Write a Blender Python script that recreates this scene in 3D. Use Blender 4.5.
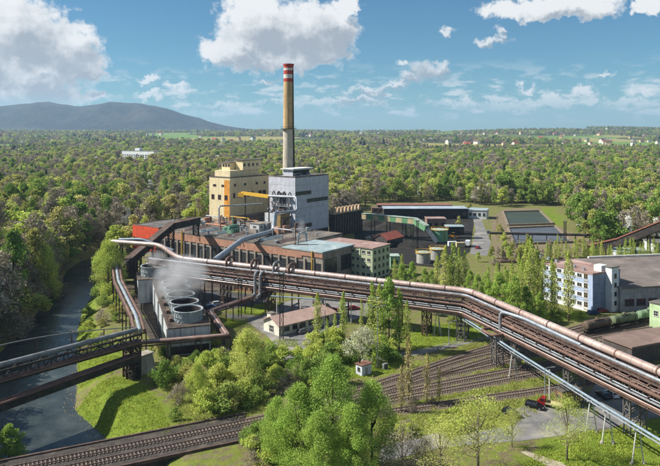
import bpy, math, random
from mathutils import Vector, Matrix, noise
R = math.radians
random.seed(7)
for o in list(bpy.data.objects): bpy.data.objects.remove(o)
SC = bpy.context.scene
COL = SC.collection

# ------------------------------------------------------------------ camera
F, H, CX, HY = 660.0, 64.0, 330.0, 131.0     # focal length in photo pixels, camera height, principal column, horizon row
cam_d = bpy.data.cameras.new('camera'); cam = bpy.data.objects.new('camera', cam_d); COL.objects.link(cam)
cam.location = (0, 0, H); cam.rotation_euler = (R(90), 0, 0)
cam_d.sensor_width = 36; cam_d.lens = 36 * F / 660.0
cam_d.shift_y = -(233.0 - HY) / 660.0
cam_d.clip_start = 1; cam_d.clip_end = 60000
SC.camera = cam

# ------------------------------------------------------------------ world, sun, exposure
SUN_DIR = Vector((-1.0, 0.05, 0.92)).normalized()       # towards the sun
SUN_EL = math.asin(SUN_DIR.z); SUN_AZ = math.atan2(SUN_DIR.x, SUN_DIR.y)
SKY_STR = 0.051
EXPO = 0.78
W = bpy.data.worlds.new('World'); SC.world = W; W.use_nodes = True
def build_world():
    nt = W.node_tree; N = nt.nodes; L = nt.links; N.clear()
    def nd(t, **k):
        n = N.new(t)
        for a, b in k.items(): setattr(n, a, b)
        return n
    def put(sock, v):
        if isinstance(v, bpy.types.NodeSocket): L.new(v, sock)
        else: sock.default_value = v
    def m(op, a, b=0.0, c=0.0, clamp=False):
        n = nd('ShaderNodeMath', operation=op, use_clamp=clamp)
        put(n.inputs[0], a); put(n.inputs[1], b); put(n.inputs[2], c); return n.outputs[0]
    def v(op, a, b=None, c=None, out=0):
        n = nd('ShaderNodeVectorMath', operation=op); put(n.inputs[0], a)
        if b is not None: put(n.inputs[1], b)
        if c is not None: put(n.inputs[2], c)
        return n.outputs[out]
    def nz(vec, scale, detail=6, rough=.55, lac=2.0):
        n = nd('ShaderNodeTexNoise', noise_dimensions='3D'); put(n.inputs['Vector'], vec)
        n.inputs['Scale'].default_value = scale; n.inputs['Detail'].default_value = detail
        n.inputs['Roughness'].default_value = rough; n.inputs['Lacunarity'].default_value = lac; return n.outputs
    def ramp(x, a, b):
        n = nd('ShaderNodeMapRange', interpolation_type='SMOOTHSTEP', clamp=True); put(n.inputs[0], x)
        n.inputs[1].default_value = a; n.inputs[2].default_value = b; return n.outputs[0]
    sky = nd('ShaderNodeTexSky', sky_type='NISHITA', sun_disc=False, sun_elevation=SUN_EL, sun_rotation=SUN_AZ,
             altitude=300, air_density=1.0, dust_density=0.12, ozone_density=2.2)
    tc = nd('ShaderNodeTexCoord'); g = tc.outputs['Generated']
    s = nd('ShaderNodeSeparateXYZ'); L.new(g, s.inputs[0])
    az = m('ARCTAN2', s.outputs[0], s.outputs[1]); el = m('ARCSINE', s.outputs[2])
    cb = nd('ShaderNodeCombineXYZ'); L.new(az, cb.inputs[0]); L.new(el, cb.inputs[1]); P = cb.outputs[0]
    # cumulus clouds: each one an ellipse (column, row, half width, half height in photo pixels) given as azimuth and elevation
    BL = [(18,30,50,38),(56,44,44,26),(30,72,62,24),(70,62,38,18),(88,74,24,10),(12,92,60,16),(64,98,50,9),(-40,50,60,60),
          (262,22,44,26),(300,30,50,30),(238,48,38,20),(330,26,30,20),(285,56,58,15),(318,46,36,18),(215,50,14,13),(345,4,14,9),
          (545,6,62,14),(580,4,44,14),(515,10,34,10),(650,6,16,7),
          (424,72,20,12),(412,80,16,7),(440,66,14,7),(446,32,10,4),(487,43,20,5),(500,36,6,5),(270,82,12,4),(370,90,34,6),(395,86,14,4),(355,100,40,5),(402,64,8,3),
          (555,97,20,6),(585,93,18,5),(645,90,22,9),(560,102,40,6),(605,77,10,3),(515,103,40,7),(525,87,14,4),
          (148,82,12,5),(178,87,16,4),(150,100,20,5),(330,104,50,6),(230,104,40,4),(460,104,40,6),(634,104,40,7),(95,100,24,5),(190,112,12,4),(208,113,8,3)]
    w1 = nz(P, 26, 7, .60)[1]; w2 = nz(P, 95, 5, .6)[1]
    wv = v('ADD', v('SCALE', v('SUBTRACT', w1, (.5,.5,.5))), v('SCALE', v('SUBTRACT', w2, (.5,.5,.5))))
    for n in N:
        if n.type == 'VECT_MATH' and n.operation == 'SCALE': n.inputs['Scale'].default_value = .058
    N_sc = [n for n in N if n.type == 'VECT_MATH' and n.operation == 'SCALE']; N_sc[1].inputs['Scale'].default_value = .022
    def field(off, n=99, n0=0):
        Q = v('ADD', v('ADD', P, wv), off); acc = None
        for (x, y, a, b) in BL[n0:n]:
            A0 = math.atan((x - CX) / F); E0 = math.atan((HY - y) / F * math.cos(A0))
            ra = a / F * math.cos(A0) ** 2 * 1.16; rb = b / F * math.cos(A0) * 1.14
            l = v('LENGTH', v('MULTIPLY_ADD', Q, (1/ra, 1/rb, 0), (-A0/ra, -E0/rb, 0)), out=1)
            if acc is None: acc = l
            else: acc = m('SMOOTH_MIN', acc, l, .18)
        return m('SUBTRACT', 1.0, acc)
    # the same kind of clouds everywhere else in the sky
    lo = nz(v('MULTIPLY', P, (1, 1.9, 1)), 5.5, 9, .58)[0]
    outside = m('MAXIMUM', ramp(m('ABSOLUTE', az), .52, .66), ramp(el, .21, .30))
    gen = m('MULTIPLY', m('MULTIPLY', m('SUBTRACT', lo, .53), 5.0), outside)
    gen = m('SUBTRACT', gen, m('MULTIPLY', m('SUBTRACT', 1.0, outside), 3.0))
    dS = field((0,0,0), 99, 20); dB = m('MAXIMUM', field((0,0,0), 20), gen); d0 = m('MAXIMUM', dB, dS)
    d1 = m('MAXIMUM', field((-.016, .026, 0), 20), field((-.003, .006, 0), 30, 20))
    fine = m('MULTIPLY', m('SUBTRACT', nz(P, 60, 8, .60)[0], .5), .85)
    alpha = m('MAXIMUM', ramp(m('ADD', dB, fine), -.02, .34), m('MULTIPLY', ramp(m('ADD', dS, m('MULTIPLY', fine, 1.35)), -.02, .75), .86))
    alpha = m('MULTIPLY', alpha, ramp(el, .010, .06)); alpha = m('MULTIPLY', alpha, .96)
    # thin veil of far cloud low over the horizon
    veil = ramp(nz(v('MULTIPLY', P, (1, 3.0, 1)), 19, 9, .62)[0], .49, .62)
    veil = m('MULTIPLY', veil, m('MULTIPLY', ramp(el, .005, .035), m('SUBTRACT', 1.0, ramp(el, .05, .115))))
    veil = m('MULTIPLY', veil, .62)
    alpha = m('MAXIMUM', alpha, veil)
    # lit from the upper left: the thicker the cloud towards the sun, the greyer
    shade = ramp(m('ADD', m('SUBTRACT', d1, m('MULTIPLY', d0, .35)), m('ADD', m('MULTIPLY', fine, -.5), m('MULTIPLY', m('SUBTRACT', nz(P, 34, 5, .55)[0], .5), -1.1))), -.25, .62)
    shade = m('MULTIPLY', shade, ramp(d0, -.1, .35))
    cm = nd('ShaderNodeMix', data_type='RGBA'); L.new(shade, cm.inputs[0])
    k = .97 / SKY_STR / 2 ** EXPO
    cm.inputs[6].default_value = (.97*k, .97*k, .97*k, 1); cm.inputs[7].default_value = (.42*k, .46*k, .51*k, 1)
    tint = nd('ShaderNodeMix', data_type='RGBA', blend_type='MULTIPLY'); tint.inputs[0].default_value = 1
    L.new(sky.outputs[0], tint.inputs[6]); tint.inputs[7].default_value = (.47, .84, 1.0, 1)
    mx = nd('ShaderNodeMix', data_type='RGBA'); L.new(alpha, mx.inputs[0]); L.new(tint.outputs[2], mx.inputs[6]); L.new(cm.outputs[2], mx.inputs[7])
    bg = nd('ShaderNodeBackground'); L.new(mx.outputs[2], bg.inputs[0]); bg.inputs[1].default_value = SKY_STR
    out = nd('ShaderNodeOutputWorld'); L.new(bg.outputs[0], out.inputs[0])
build_world()
W.cycles.sampling_method = 'MANUAL'; W.cycles.sample_map_resolution = 128
sun_d = bpy.data.lights.new('sun', 'SUN'); sun = bpy.data.objects.new('sun', sun_d); COL.objects.link(sun)
sun_d.energy = 5.0; sun_d.angle = R(0.55); sun_d.color = (1.0, .95, .87)
sun.rotation_euler = SUN_DIR.to_track_quat('Z', 'Y').to_euler(); sun.location = (0, 0, 300)
SC.view_settings.view_transform = 'Standard'; SC.view_settings.look = 'None'
SC.view_settings.exposure = EXPO; SC.view_settings.gamma = 1.0
SC.render.engine = 'CYCLES'
SC.cycles.volume_bounces = 0; SC.cycles.max_bounces = 5; SC.cycles.transparent_max_bounces = 16

# ------------------------------------------------------------------ helpers
def G(px, py, z=0.0):                       # the point at height z seen at a photo pixel
    D = F * (H - z) / (py - HY); return Vector(((px - CX) / F * D, D, z))
def at(px, py, D):                          # the point at depth D seen at a photo pixel
    return Vector(((px - CX) / F * D, D, H - (py - HY) * D / F))
def lin(c): return tuple((x/12.92 if x <= .04045 else ((x+.055)/1.055)**2.4) for x in c)
def hexc(h): return lin(tuple(int(h[i:i+2], 16)/255 for i in (0, 2, 4)))
MATS = {}
def mat(name, c1, c2=None, scale=.6, rough=.8, metal=0.0, bump=0.0, bscale=None, streak=0.0, spec=.3, c3=None, rnd=0.0, contrast=(.35,.65)):
    """noise-mixed colour c1..c2 (hex sRGB), optional streaks down the walls, optional patches of c3"""
    if name in MATS: return MATS[name]
    mt = bpy.data.materials.new(name); mt.use_nodes = True; nt = mt.node_tree; N = nt.nodes; L = nt.links
    b = N['Principled BSDF']; b.inputs['Roughness'].default_value = rough; b.inputs['Metallic'].default_value = metal
    b.inputs['Specular IOR Level'].default_value = spec
    geo = N.new('ShaderNodeNewGeometry'); pos = geo.outputs['Position']
    def noi(sc, det, vec=pos, ro=.6):
        n = N.new('ShaderNodeTexNoise'); n.inputs['Scale'].default_value = sc; n.inputs['Detail'].default_value = det
        n.inputs['Roughness'].default_value = ro; L.new(vec, n.inputs['Vector']); return n.outputs[0]
    def rmp(x, a, bb):
        n = N.new('ShaderNodeMapRange'); n.inputs[1].default_value = a; n.inputs[2].default_value = bb; L.new(x, n.inputs[0]); return n.outputs[0]
    def mix(f, a, bb, mode='MIX'):
        n = N.new('ShaderNodeMix'); n.data_type = 'RGBA'; n.blend_type = mode
        for s, x in ((n.inputs[0], f), (n.inputs[6], a), (n.inputs[7], bb)):
            if isinstance(x, bpy.types.NodeSocket): L.new(x, s)
            else: s.default_value = x
        return n.outputs[2]
    A = (*hexc(c1), 1); B = (*hexc(c2 or c1), 1)
    col = mix(rmp(noi(scale, 6), *contrast), A, B)
    if c3:
        col = mix(rmp(noi(scale*.35, 5), .52, .66), col, (*hexc(c3), 1))
    if streak:
        mp = N.new('ShaderNodeMapping'); mp.inputs['Scale'].default_value = (1, 1, .09); L.new(pos, mp.inputs[0])
        col = mix(rmp(noi(.9, 6, mp.outputs[0]), .42, .75), col, (.05, .042, .036, 1)) if streak >= 1 else mix(_sc(N, L, rmp(noi(.9, 6, mp.outputs[0]), .42, .75), streak), col, (.06, .05, .042, 1))
    if rnd:
        oi = N.new('ShaderNodeObjectInfo'); n = N.new('ShaderNodeMapRange'); n.inputs[3].default_value = 1 - rnd; n.inputs[4].default_value = 1 + rnd
        L.new(oi.outputs['Random'], n.inputs[0]); hsv = N.new('ShaderNodeHueSaturation'); L.new(n.outputs[0], hsv.inputs['Value']); L.new(col, hsv.inputs['Color']); col = hsv.outputs[0]
    L.new(col, b.inputs['Base Color'])
    if bump:
        bp = N.new('ShaderNodeBump'); bp.inputs['Strength'].default_value = bump; bp.inputs['Distance'].default_value = .3
        L.new(noi(bscale or scale*4, 5), bp.inputs['Height']); L.new(bp.outputs[0], b.inputs['Normal'])
    MATS[name] = mt; return mt
def _sc(N, L, x, k):
    n = N.new('ShaderNodeMath'); n.operation = 'MULTIPLY'; L.new(x, n.inputs[0]); n.inputs[1].default_value = k; return n.outputs[0]

class MB:
    """collects boxes, bars and tubes into one mesh; o is subtracted from every vertex"""
    def __init__(s, o=(0,0,0)): s.v = []; s.f = []; s.o = Vector(o)
    def add(s, vs, fs):
        n = len(s.v); s.v += [Vector(p) for p in vs]; s.f += [tuple(i+n for i in f) for f in fs]; return s
    def box(s, x0, x1, y0, y1, z0, z1):
        return s.add([(x0,y0,z0),(x1,y0,z0),(x1,y1,z0),(x0,y1,z0),(x0,y0,z1),(x1,y0,z1),(x1,y1,z1),(x0,y1,z1)],
                     [(3,2,1,0),(4,5,6,7),(0,1,5,4),(1,2,6,5),(2,3,7,6),(3,0,4,7)])
    def bar(s, p, q, w=.1, h=None, up=(0,0,1)):
        p = Vector(p); q = Vector(q); d = q - p
        if d.length < 1e-6: return s
        d.normalize(); up = Vector(up)
        if abs(d.dot(up)) > .98: up = Vector((1,0,0))
        a = d.cross(up).normalized() * (w/2); b = a.cross(d).normalized() * ((h or w)/2)
        return s.add([p-a-b, p+a-b, p+a+b, p-a+b, q-a-b, q+a-b, q+a+b, q-a+b],
                     [(0,1,2,3),(7,6,5,4),(1,0,4,5),(2,1,5,6),(3,2,6,7),(0,3,7,4)])
    def tube(s, pts, r, n=10, caps=True, bend=0.0):
        pts = [Vector(p) for p in pts]
        if bend and len(pts) > 2:                           # rounded elbows
            out = [pts[0]]
            for i in range(1, len(pts)-1):
                a, b, c = pts[i-1], pts[i], pts[i+1]; k = min(bend, (a-b).length*.45, (c-b).length*.45)
                A = b + (a-b).normalized()*k; C = b + (c-b).normalized()*k
                for j in range(6):
                    t = j/5; out.append(A*(1-t)**2 + b*2*t*(1-t) + C*t*t)
            pts = out + [pts[-1]]
        rs = r if isinstance(r, (list, tuple)) else [r]*len(pts)
        base = len(s.v); m = len(pts); ref = None
        for i, p in enumerate(pts):
            d = (pts[min(i+1, m-1)] - pts[max(i-1, 0)]).normalized()
            if ref is None: ref = Vector((0,0,1)) if abs(d.z) < .9 else Vector((1,0,0))
            a = d.cross(ref)
            if a.length < 1e-4: a = d.cross(Vector((0,1,0)))
            a.normalize(); b = a.cross(d).normalized(); ref = b
            for k in range(n):
                t = 2*math.pi*k/n; s.v.append(p + (a*math.cos(t) + b*math.sin(t))*rs[min(i, len(rs)-1)])
        for i in range(m-1):
            for k in range(n):
                k2 = (k+1) % n; s.f.append((base+i*n+k, base+(i+1)*n+k, base+(i+1)*n+k2, base+i*n+k2))
        if caps:
            s.f.append(tuple(base+k for k in range(n))); s.f.append(tuple(base+(m-1)*n+k for k in reversed(range(n))))
        return s
    def cyl(s, x, y, z0, z1, r0, r1=None, n=24): return s.tube([(x,y,z0),(x,y,z1)], [r0, r1 if r1 is not None else r0], n)
    def ring(s, x, y, z0, z1, ri, ro, n=28):
        b = len(s.v)
        for (r, z) in ((ro,z0),(ro,z1),(ri,z1),(ri,z0)):
            for k in range(n):
                t = 2*math.pi*k/n; s.v.append(Vector((x+r*math.cos(t), y+r*math.sin(t), z)))
        for j in range(4):
            for k in range(n):
                k2 = (k+1) % n; j2 = (j+1) % 4; s.f.append((b+j*n+k, b+j*n+k2, b+j2*n+k2, b+j2*n+k))
        return s
    def prism(s, poly, z0, z1):                             # poly counter-clockwise
        n = len(poly); b = len(s.v)
        for z in (z0, z1): s.v += [Vector((p[0], p[1], z)) for p in poly]
        s.f.append(tuple(b+i for i in reversed(range(n)))); s.f.append(tuple(b+n+i for i in range(n)))
        for i in range(n): j = (i+1) % n; s.f.append((b+i, b+j, b+n+j, b+n+i))
        return s
    def lattice(s, a0, a1, b0, b1, step, w):                # zigzag between two parallel lines a and b
        a0, a1, b0, b1 = map(Vector, (a0,a1,b0,b1)); n = max(1, round((a1-a0).length/step))
        for i in range(n):
            t0 = i/n; t1 = (i+1)/n; A = a0.lerp(a1,t0); B = b0.lerp(b1,t1); A2 = a0.lerp(a1,t1); B2 = b0.lerp(b1,t0)
            if i % 2: A, B = B2, A2
            s.bar(A, B, w); s.bar(a0.lerp(a1,t1), b0.lerp(b1,t1), w)
        return s
    def mesh(s, name, smooth=False):
        me = bpy.data.meshes.new(name); me.from_pydata([tuple(p - s.o) for p in s.v], [], s.f); me.validate()
        if smooth: me.shade_smooth(); 
        return me
def link(name, me, material=None, parent=None):
    o = bpy.data.objects.new(name, me); COL.objects.link(o)
    if material is not None and me is not None and not me.materials: me.materials.append(material)
    if parent is not None: o.parent = parent
    return o
def tag(o, label=None, cat=None, group=None, kind=None):
    if label: o['label'] = label
    if cat: o['category'] = cat
    if group: o['group'] = group
    if kind: o['kind'] = kind
    return o
def thing(name, label, cat, loc=(0,0,0), rz=0.0, group=None):
    o = link(name, None); o.location = loc; o.rotation_euler = (0,0,rz); o.empty_display_size = .5
    return tag(o, label, cat, group)
def part(parent, name, mb, material, smooth=False, label=None, kind=None):
    me = mb.mesh(name, False); o = link(name, me, material, parent)
    if smooth:
        me.shade_smooth(); 
        try: me.set_sharp_from_angle(angle=R(40))
        except Exception: pass
    return tag(o, label=label, kind=kind)
def copy_tree(o, parent=None):
    c = o.copy(); COL.objects.link(c); c.parent = parent
    for ch in o.children: copy_tree(ch, c)
    return c
# ------------------------------------------------------------------ terrain
def sstep(a, b, x):
    t = max(0.0, min(1.0, (x-a)/(b-a))); return t*t*(3-2*t)
RIV = [(40,-14,25),(90,-40,24),(112,-52,23),(136,-66,21.5),(147,-71,20),(163,-80.5,15.5),(183,-86,14),(208,-92,10),(229,-97.5,8),(254,-104,6.8),
       (286,-110.5,6.8),(327,-122,7.2),(350,-124,7),(380,-112,7),(420,-100,7),(470,-112,7),(540,-150,7),(700,-190,7)]      # depth, centre, half width
WATER = -5.0
def river(y):
    if y <= RIV[0][0]: return RIV[0][1], RIV[0][2]
    for a, b in zip(RIV, RIV[1:]):
        if y <= b[0]:
            t = (y-a[0])/(b[0]-a[0]); return a[1]+(b[1]-a[1])*t, a[2]+(b[2]-a[2])*t
    return RIV[-1][1], RIV[-1][2]
def inpoly(x, y, P):
    c = False; j = len(P)-1
    for i in range(len(P)):
        xi, yi = P[i]; xj, yj = P[j]
        if (yi > y) != (yj > y) and x < (xj-xi)*(y-yi)/(yj-yi)+xi: c = not c
        j = i
    return c
def pxpoly(pts, z=0): return [tuple(G(a, b, z)[:2]) for a, b in pts]
def hgt(x, y):
    z = 0.0
    if y < 760:
        c, w = river(y); d = abs(x-c)-w; left = x < c
        bank = 13.0 if not left else 10.0
        k = sstep(0, bank, d+1.5)
        z = -6.2*(1-k)
        if left: z += min(14.0, max(0, d-6)*.13)*sstep(760, 420, y) * (.8+.4*noise.noise((x*.02, y*.02, 0)))
        if 2 < d < 60 and not left: z += .5*noise.noise((x*.08, y*.08, 3))*sstep(2, 8, d)*sstep(40, 14, d)*sstep(152, 168, y) - .12*sstep(2, 8, d)*(1-sstep(150, 156, y))*(x < -14)
    if y > 1500:
        z += 52*sstep(1700, 6500, y) + 16*sstep(1700, 4000, y)*noise.noise((x*.0007, y*.0007, 1)) 
        if x > 0: z += 22*sstep(0, 2500, x)*sstep(3000, 7000, y)*(1+noise.noise((x*.0011, 5, y*.0004)))
        if y > 9000: z -= 0.012*(y-9000)
    return z
LAWN = [pxpoly(p) for p in (
    [(74,392),(84,425),(104,443),(150,440),(172,432),(160,404),(142,384),(118,376),(92,380)],
    [(236,307),(255,303),(279,305),(271,313),(256,316),(237,312)], [(226,319),(247,318),(249,323),(228,329)], [(267,338),(298,340),(297,347),(276,348)],
    [(408,339),(425,324),(490,324),(486,339),(440,347),(405,352)],
    [(548,441),(590,432),(612,430),(650,423),(690,420),(720,500),(500,500),(520,470)],
    [(540,311),(590,312),(578,321),(548,321)], [(536,210),(551,208.5),(566,224),(553,225)], [(350,345),(400,352),(395,372),(345,380)],
    [(565,410),(588,402),(600,415),(575,418)], [(500,213),(530,209),(532,213),(506,217)],
    [(86,290),(98,292),(92,318),(106,352),(122,352),(112,374),(80,372),(74,330)])]
OLIVE = [pxpoly(p) for p in ([(400,372),(470,345),(540,352),(560,392),(500,412),(470,440),(400,440),(330,420)], [(480,398),(545,386),(560,400),(515,425),(470,432)],
         [(160,372),(265,372),(265,412),(178,432)])]
def build_ground():
    def axis(lo, hi, step, far, g):
        a = []; x = lo
        while x <= hi: a.append(x); x += step
        s = step; x = hi
        while x < far: s *= g; x += s; a.append(x)
        return a
    xs = axis(0, 150, 3, 15000, 1.22); xs = [-x for x in reversed(axis(0, 210, 2.6, 15000, 1.22)[1:])] + xs
    ys = axis(40, 330, 2.6, 15000, 1.07); ys = [-400, -100, 0] + ys
    vs = [(x, y, hgt(x, y)) for y in ys for x in xs]; n = len(xs)
    fs = [(j*n+i, j*n+i+1, (j+1)*n+i+1, (j+1)*n+i) for j in range(len(ys)-1) for i in range(n-1)]
    me = bpy.data.meshes.new('ground'); me.from_pydata(vs, [], fs); me.shade_smooth()
    at_ = me.attributes.new('grass', 'FLOAT', 'POINT')
    val = []
    for (x, y, z) in vs:
        g = .33
        if y < 700:
            if any(inpoly(x, y, P) for P in OLIVE): g = .45
            if any(inpoly(x, y, P) for P in LAWN): g = 1.0
        val.append(g)
    at_.data.foreach_set('value', val)
    mt = bpy.data.materials.new('ground'); mt.use_nodes = True; nt = mt.node_tree; N = nt.nodes; L = nt.links; b = N['Principled BSDF']
    b.inputs['Roughness'].default_value = .95; b.inputs['Specular IOR Level'].default_value = .1
    geo = N.new('ShaderNodeNewGeometry')
    def noi(sc, det=6, ro=.6):
        q = N.new('ShaderNodeTexNoise'); q.inputs['Scale'].default_value = sc; q.inputs['Detail'].default_value = det; q.inputs['Roughness'].default_value = ro
        L.new(geo.outputs['Position'], q.inputs['Vector']); return q.outputs[0]
    def mix(f, a, c):
        q = N.new('ShaderNodeMix'); q.data_type = 'RGBA'
        for s, x in ((q.inputs[0], f), (q.inputs[6], a), (q.inputs[7], c)):
            if isinstance(x, bpy.types.NodeSocket): L.new(x, s)
            else: s.default_value = (*hexc(x), 1)
        return q.outputs[2]
    def rmp(x, a, c, lo=0, hi=1):
        q = N.new('ShaderNodeMapRange'); q.inputs[1].default_value = a; q.inputs[2].default_value = c; q.inputs[3].default_value = lo; q.inputs[4].default_value = hi
        L.new(x, q.inputs[0]); return q.outputs[0]
    def mth(op, a, c):
        q = N.new('ShaderNodeMath'); q.operation = op
        for s, x in ((q.inputs[0], a), (q.inputs[1], c)):
            if isinstance(x, bpy.types.NodeSocket): L.new(x, s)
            else: s.default_value = x
        return q.outputs[0]
    an = N.new('ShaderNodeAttribute'); an.attribute_name = 'grass'
    dirt = mix(rmp(noi(.35), .4, .62), '665d46', '766c54'); dirt = mix(rmp(noi(2.2, 4), .55, .7), dirt, '4c4634')
    olive = mix(rmp(noi(.5), .35, .65), '74793a', '616e2c')
    lawn = mix(rmp(noi(.22, 7), .35, .65), '6f7f2e', '566b22'); lawn = mix(rmp(noi(1.1, 5), .56, .74), lawn, '8f8c4a'); lawn = mix(rmp(noi(3.5, 3), .62, .75), lawn, '44561c')
    gv = mth('ADD', an.outputs['Fac'], rmp(noi(.45, 7), .25, .75, -.32, .32))
    col = mix(rmp(gv, .22, .42), dirt, olive); col = mix(rmp(gv, .55, .82), col, lawn)
    # far fields and woods
    sp = N.new('ShaderNodeSeparateXYZ'); L.new(geo.outputs['Position'], sp.inputs[0])
    vo = N.new('ShaderNodeTexVoronoi'); vo.inputs['Scale'].default_value = .0021; vo.feature = 'F1'; L.new(geo.outputs['Position'], vo.inputs['Vector'])
    sv = N.new('ShaderNodeSeparateColor'); L.new(vo.outputs['Color'], sv.inputs[0])
    field = mix(rmp(sv.outputs[0], .35, .4), '4a4f2c', '66803a'); field = mix(rmp(sv.outputs[1], .72, .75), field, '8c8550')
    col = mix(rmp(sp.outputs[1], 2000, 2600), col, field)
    L.new(col, b.inputs['Base Color'])
    bp = N.new('ShaderNodeBump'); bp.inputs['Strength'].default_value = .7; bp.inputs['Distance'].default_value = .35; L.new(noi(1.6, 6, .7), bp.inputs['Height']); L.new(bp.outputs[0], b.inputs['Normal'])
    o = link('ground', me, mt); tag(o, 'meadow and bare earth ground of the works and valley', 'ground', kind='structure')
build_ground()

def sheet(name, pts, dz, m, label, cat, z=0.0):
    """a flat sheet given by photo pixels on the ground"""
    vs = [(*G(a, b, z)[:2], z+dz) for a, b in pts]
    me = bpy.data.meshes.new(name); me.from_pydata(vs, [], [tuple(range(len(vs)))])
    if me.polygons[0].normal.z < 0: me.flip_normals()
    return tag(link(name, me, m), label, cat, kind='structure')
ASPH = mat('asphalt', '7c7a78', '62615f', .3, .9, bump=.15, c3='8f8a80')
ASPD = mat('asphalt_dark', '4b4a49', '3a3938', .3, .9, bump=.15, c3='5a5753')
CONC = mat('concrete', 'a8a294', '8d8779', .5, .9, bump=.15, streak=.35)
BALL = mat('ballast', '6f6355', '574c42', .8, .95, bump=.6, bscale=4, c3='6a6842')
COALM = mat('coal', '24221f', '15130f', .6, .9, bump=.5, c3='35302a')
sheet('road', [(380,447),(440,432),(490,430),(515,425),(513,410),(531,404),(557,404),(576,408),(586,398),(596,384),(690,372),(720,405),(660,417),(628,423),(610,428),(590,430),(560,436),(522,441),(490,443),(440,448),(380,463)],
      .05, ASPH, 'grey asphalt road and car park under the pipe bridge', 'road')
sheet('footpath', [(520,452),(527,451),(560,462),(585,476),(570,476),(545,465)], .05, mat('gravel_path', 'a89f8a', '8f8672', .8, .95), 'pale gravel footpath across the lawn', 'path')
sheet('service_road', [(376,356),(420,349),(455,341),(490,335),(492,338),(458,346),(424,354),(380,362)], .05, ASPH, 'narrow service road between lawn and railway tracks', 'road')
sheet('works_yard', [(226,314),(262,316),(285,302),(300,299),(345,297),(372,300),(372,312),(352,321),(332,330),(312,337),(308,346),(300,360),(278,362),(270,352),(276,346),(266,335),(250,324),(228,318)],
      .05, ASPH, 'grey paved yard round the gatehouse', 'yard')
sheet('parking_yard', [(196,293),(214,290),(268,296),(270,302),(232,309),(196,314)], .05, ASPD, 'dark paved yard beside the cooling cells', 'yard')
sheet('access_road', [(473,218),(481,217),(484,226),(491,242.7),(487,256),(470,254),(475.5,230)], .05, ASPH, 'grey road between coal yard and settling ponds', 'road')
sheet('pond_ground', [(491,218),(505,208.5),(538,208),(556,226),(600,244),(600,262),(492,262),(493,242)], .03, mat('pond_ground', '7a6d56', '655a46', .25, .95, bump=.4, c3='6c6a3e'), 'rough brown earth around the settling ponds', 'ground')
sheet('coal_yard', [(352,214),(470,207),(474,222),(470,252),(440,268),(380,262),(355,240)], .04, COALM, 'black coal dust yard beside the conveyor gallery', 'yard')
sheet('works_ground', [(112,262),(150,256),(330,240),(352,252),(400,278),(430,290),(470,292),(472,300),(440,300),(400,296),(330,294),(270,293),(225,290),(200,292),(205,330),(165,352),(150,340),(128,300)],
      .035, mat('works_ground', '4e453c', '38322c', .4, .95, bump=.3, c3='635849'), 'soiled ground under the pipes and halls, its colour darkened for their shade', 'ground')  # soiled earth, with the shade under pipes and halls painted into its colour
sheet('siding_ballast', [(560,333),(585,322),(640,310),(700,303),(720,322),(650,338),(600,352)], .04, BALL, 'brown ballast bed under the tank wagons', 'ballast')

# water
def build_water():
    vs = []; fs = []
    ys = [40+4*i for i in range(120)]
    for y in ys:
        c, w = river(y)
        for k in range(9): vs.append((c-(w+8)+k/8*(2*w+14), y, WATER))
    for j in range(len(ys)-1):
        for k in range(8): a = j*9+k; fs.append((a, a+1, a+10, a+9))
    me = bpy.data.meshes.new('river'); me.from_pydata(vs, [], fs)
    mt = bpy.data.materials.new('river_water'); mt.use_nodes = True; N = mt.node_tree.nodes; L = mt.node_tree.links; b = N['Principled BSDF']
    b.inputs['Roughness'].default_value = .2; b.inputs['Specular IOR Level'].default_value = .38; b.inputs['IOR'].default_value = 1.33
    geo = N.new('ShaderNodeNewGeometry')
    n = N.new('ShaderNodeTexNoise'); n.inputs['Scale'].default_value = .12; n.inputs['Detail'].default_value = 8; n.inputs['Roughness'].default_value = .7; L.new(geo.outputs['Position'], n.inputs['Vector'])
    cr = N.new('ShaderNodeValToRGB'); L.new(n.outputs[0], cr.inputs[0])
    e = cr.color_ramp.elements; e[0].position = .35; e[0].color = (*hexc('262d2c'), 1); e[1].position = .62; e[1].color = (*hexc('434a48'), 1)
    x = e.new(.72); x.color = (*hexc('8a8f8a'), 1)
    L.new(cr.outputs[0], b.inputs['Base Color'])
    mp = N.new('ShaderNodeMapping'); mp.inputs['Scale'].default_value = (1.6, .7, 1); L.new(geo.outputs['Position'], mp.inputs[0])
    n2 = N.new('ShaderNodeTexNoise'); n2.inputs['Scale'].default_value = .9; n2.inputs['Detail'].default_value = 5; L.new(mp.outputs[0], n2.inputs['Vector'])
    bp = N.new('ShaderNodeBump'); bp.inputs['Strength'].default_value = .35; bp.inputs['Distance'].default_value = .25; L.new(n2.outputs[0], bp.inputs['Height']); L.new(bp.outputs[0], b.inputs['Normal'])
    tag(link('river', me, mt), 'grey blue river running past the works', 'river', kind='structure')
build_water()

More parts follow.
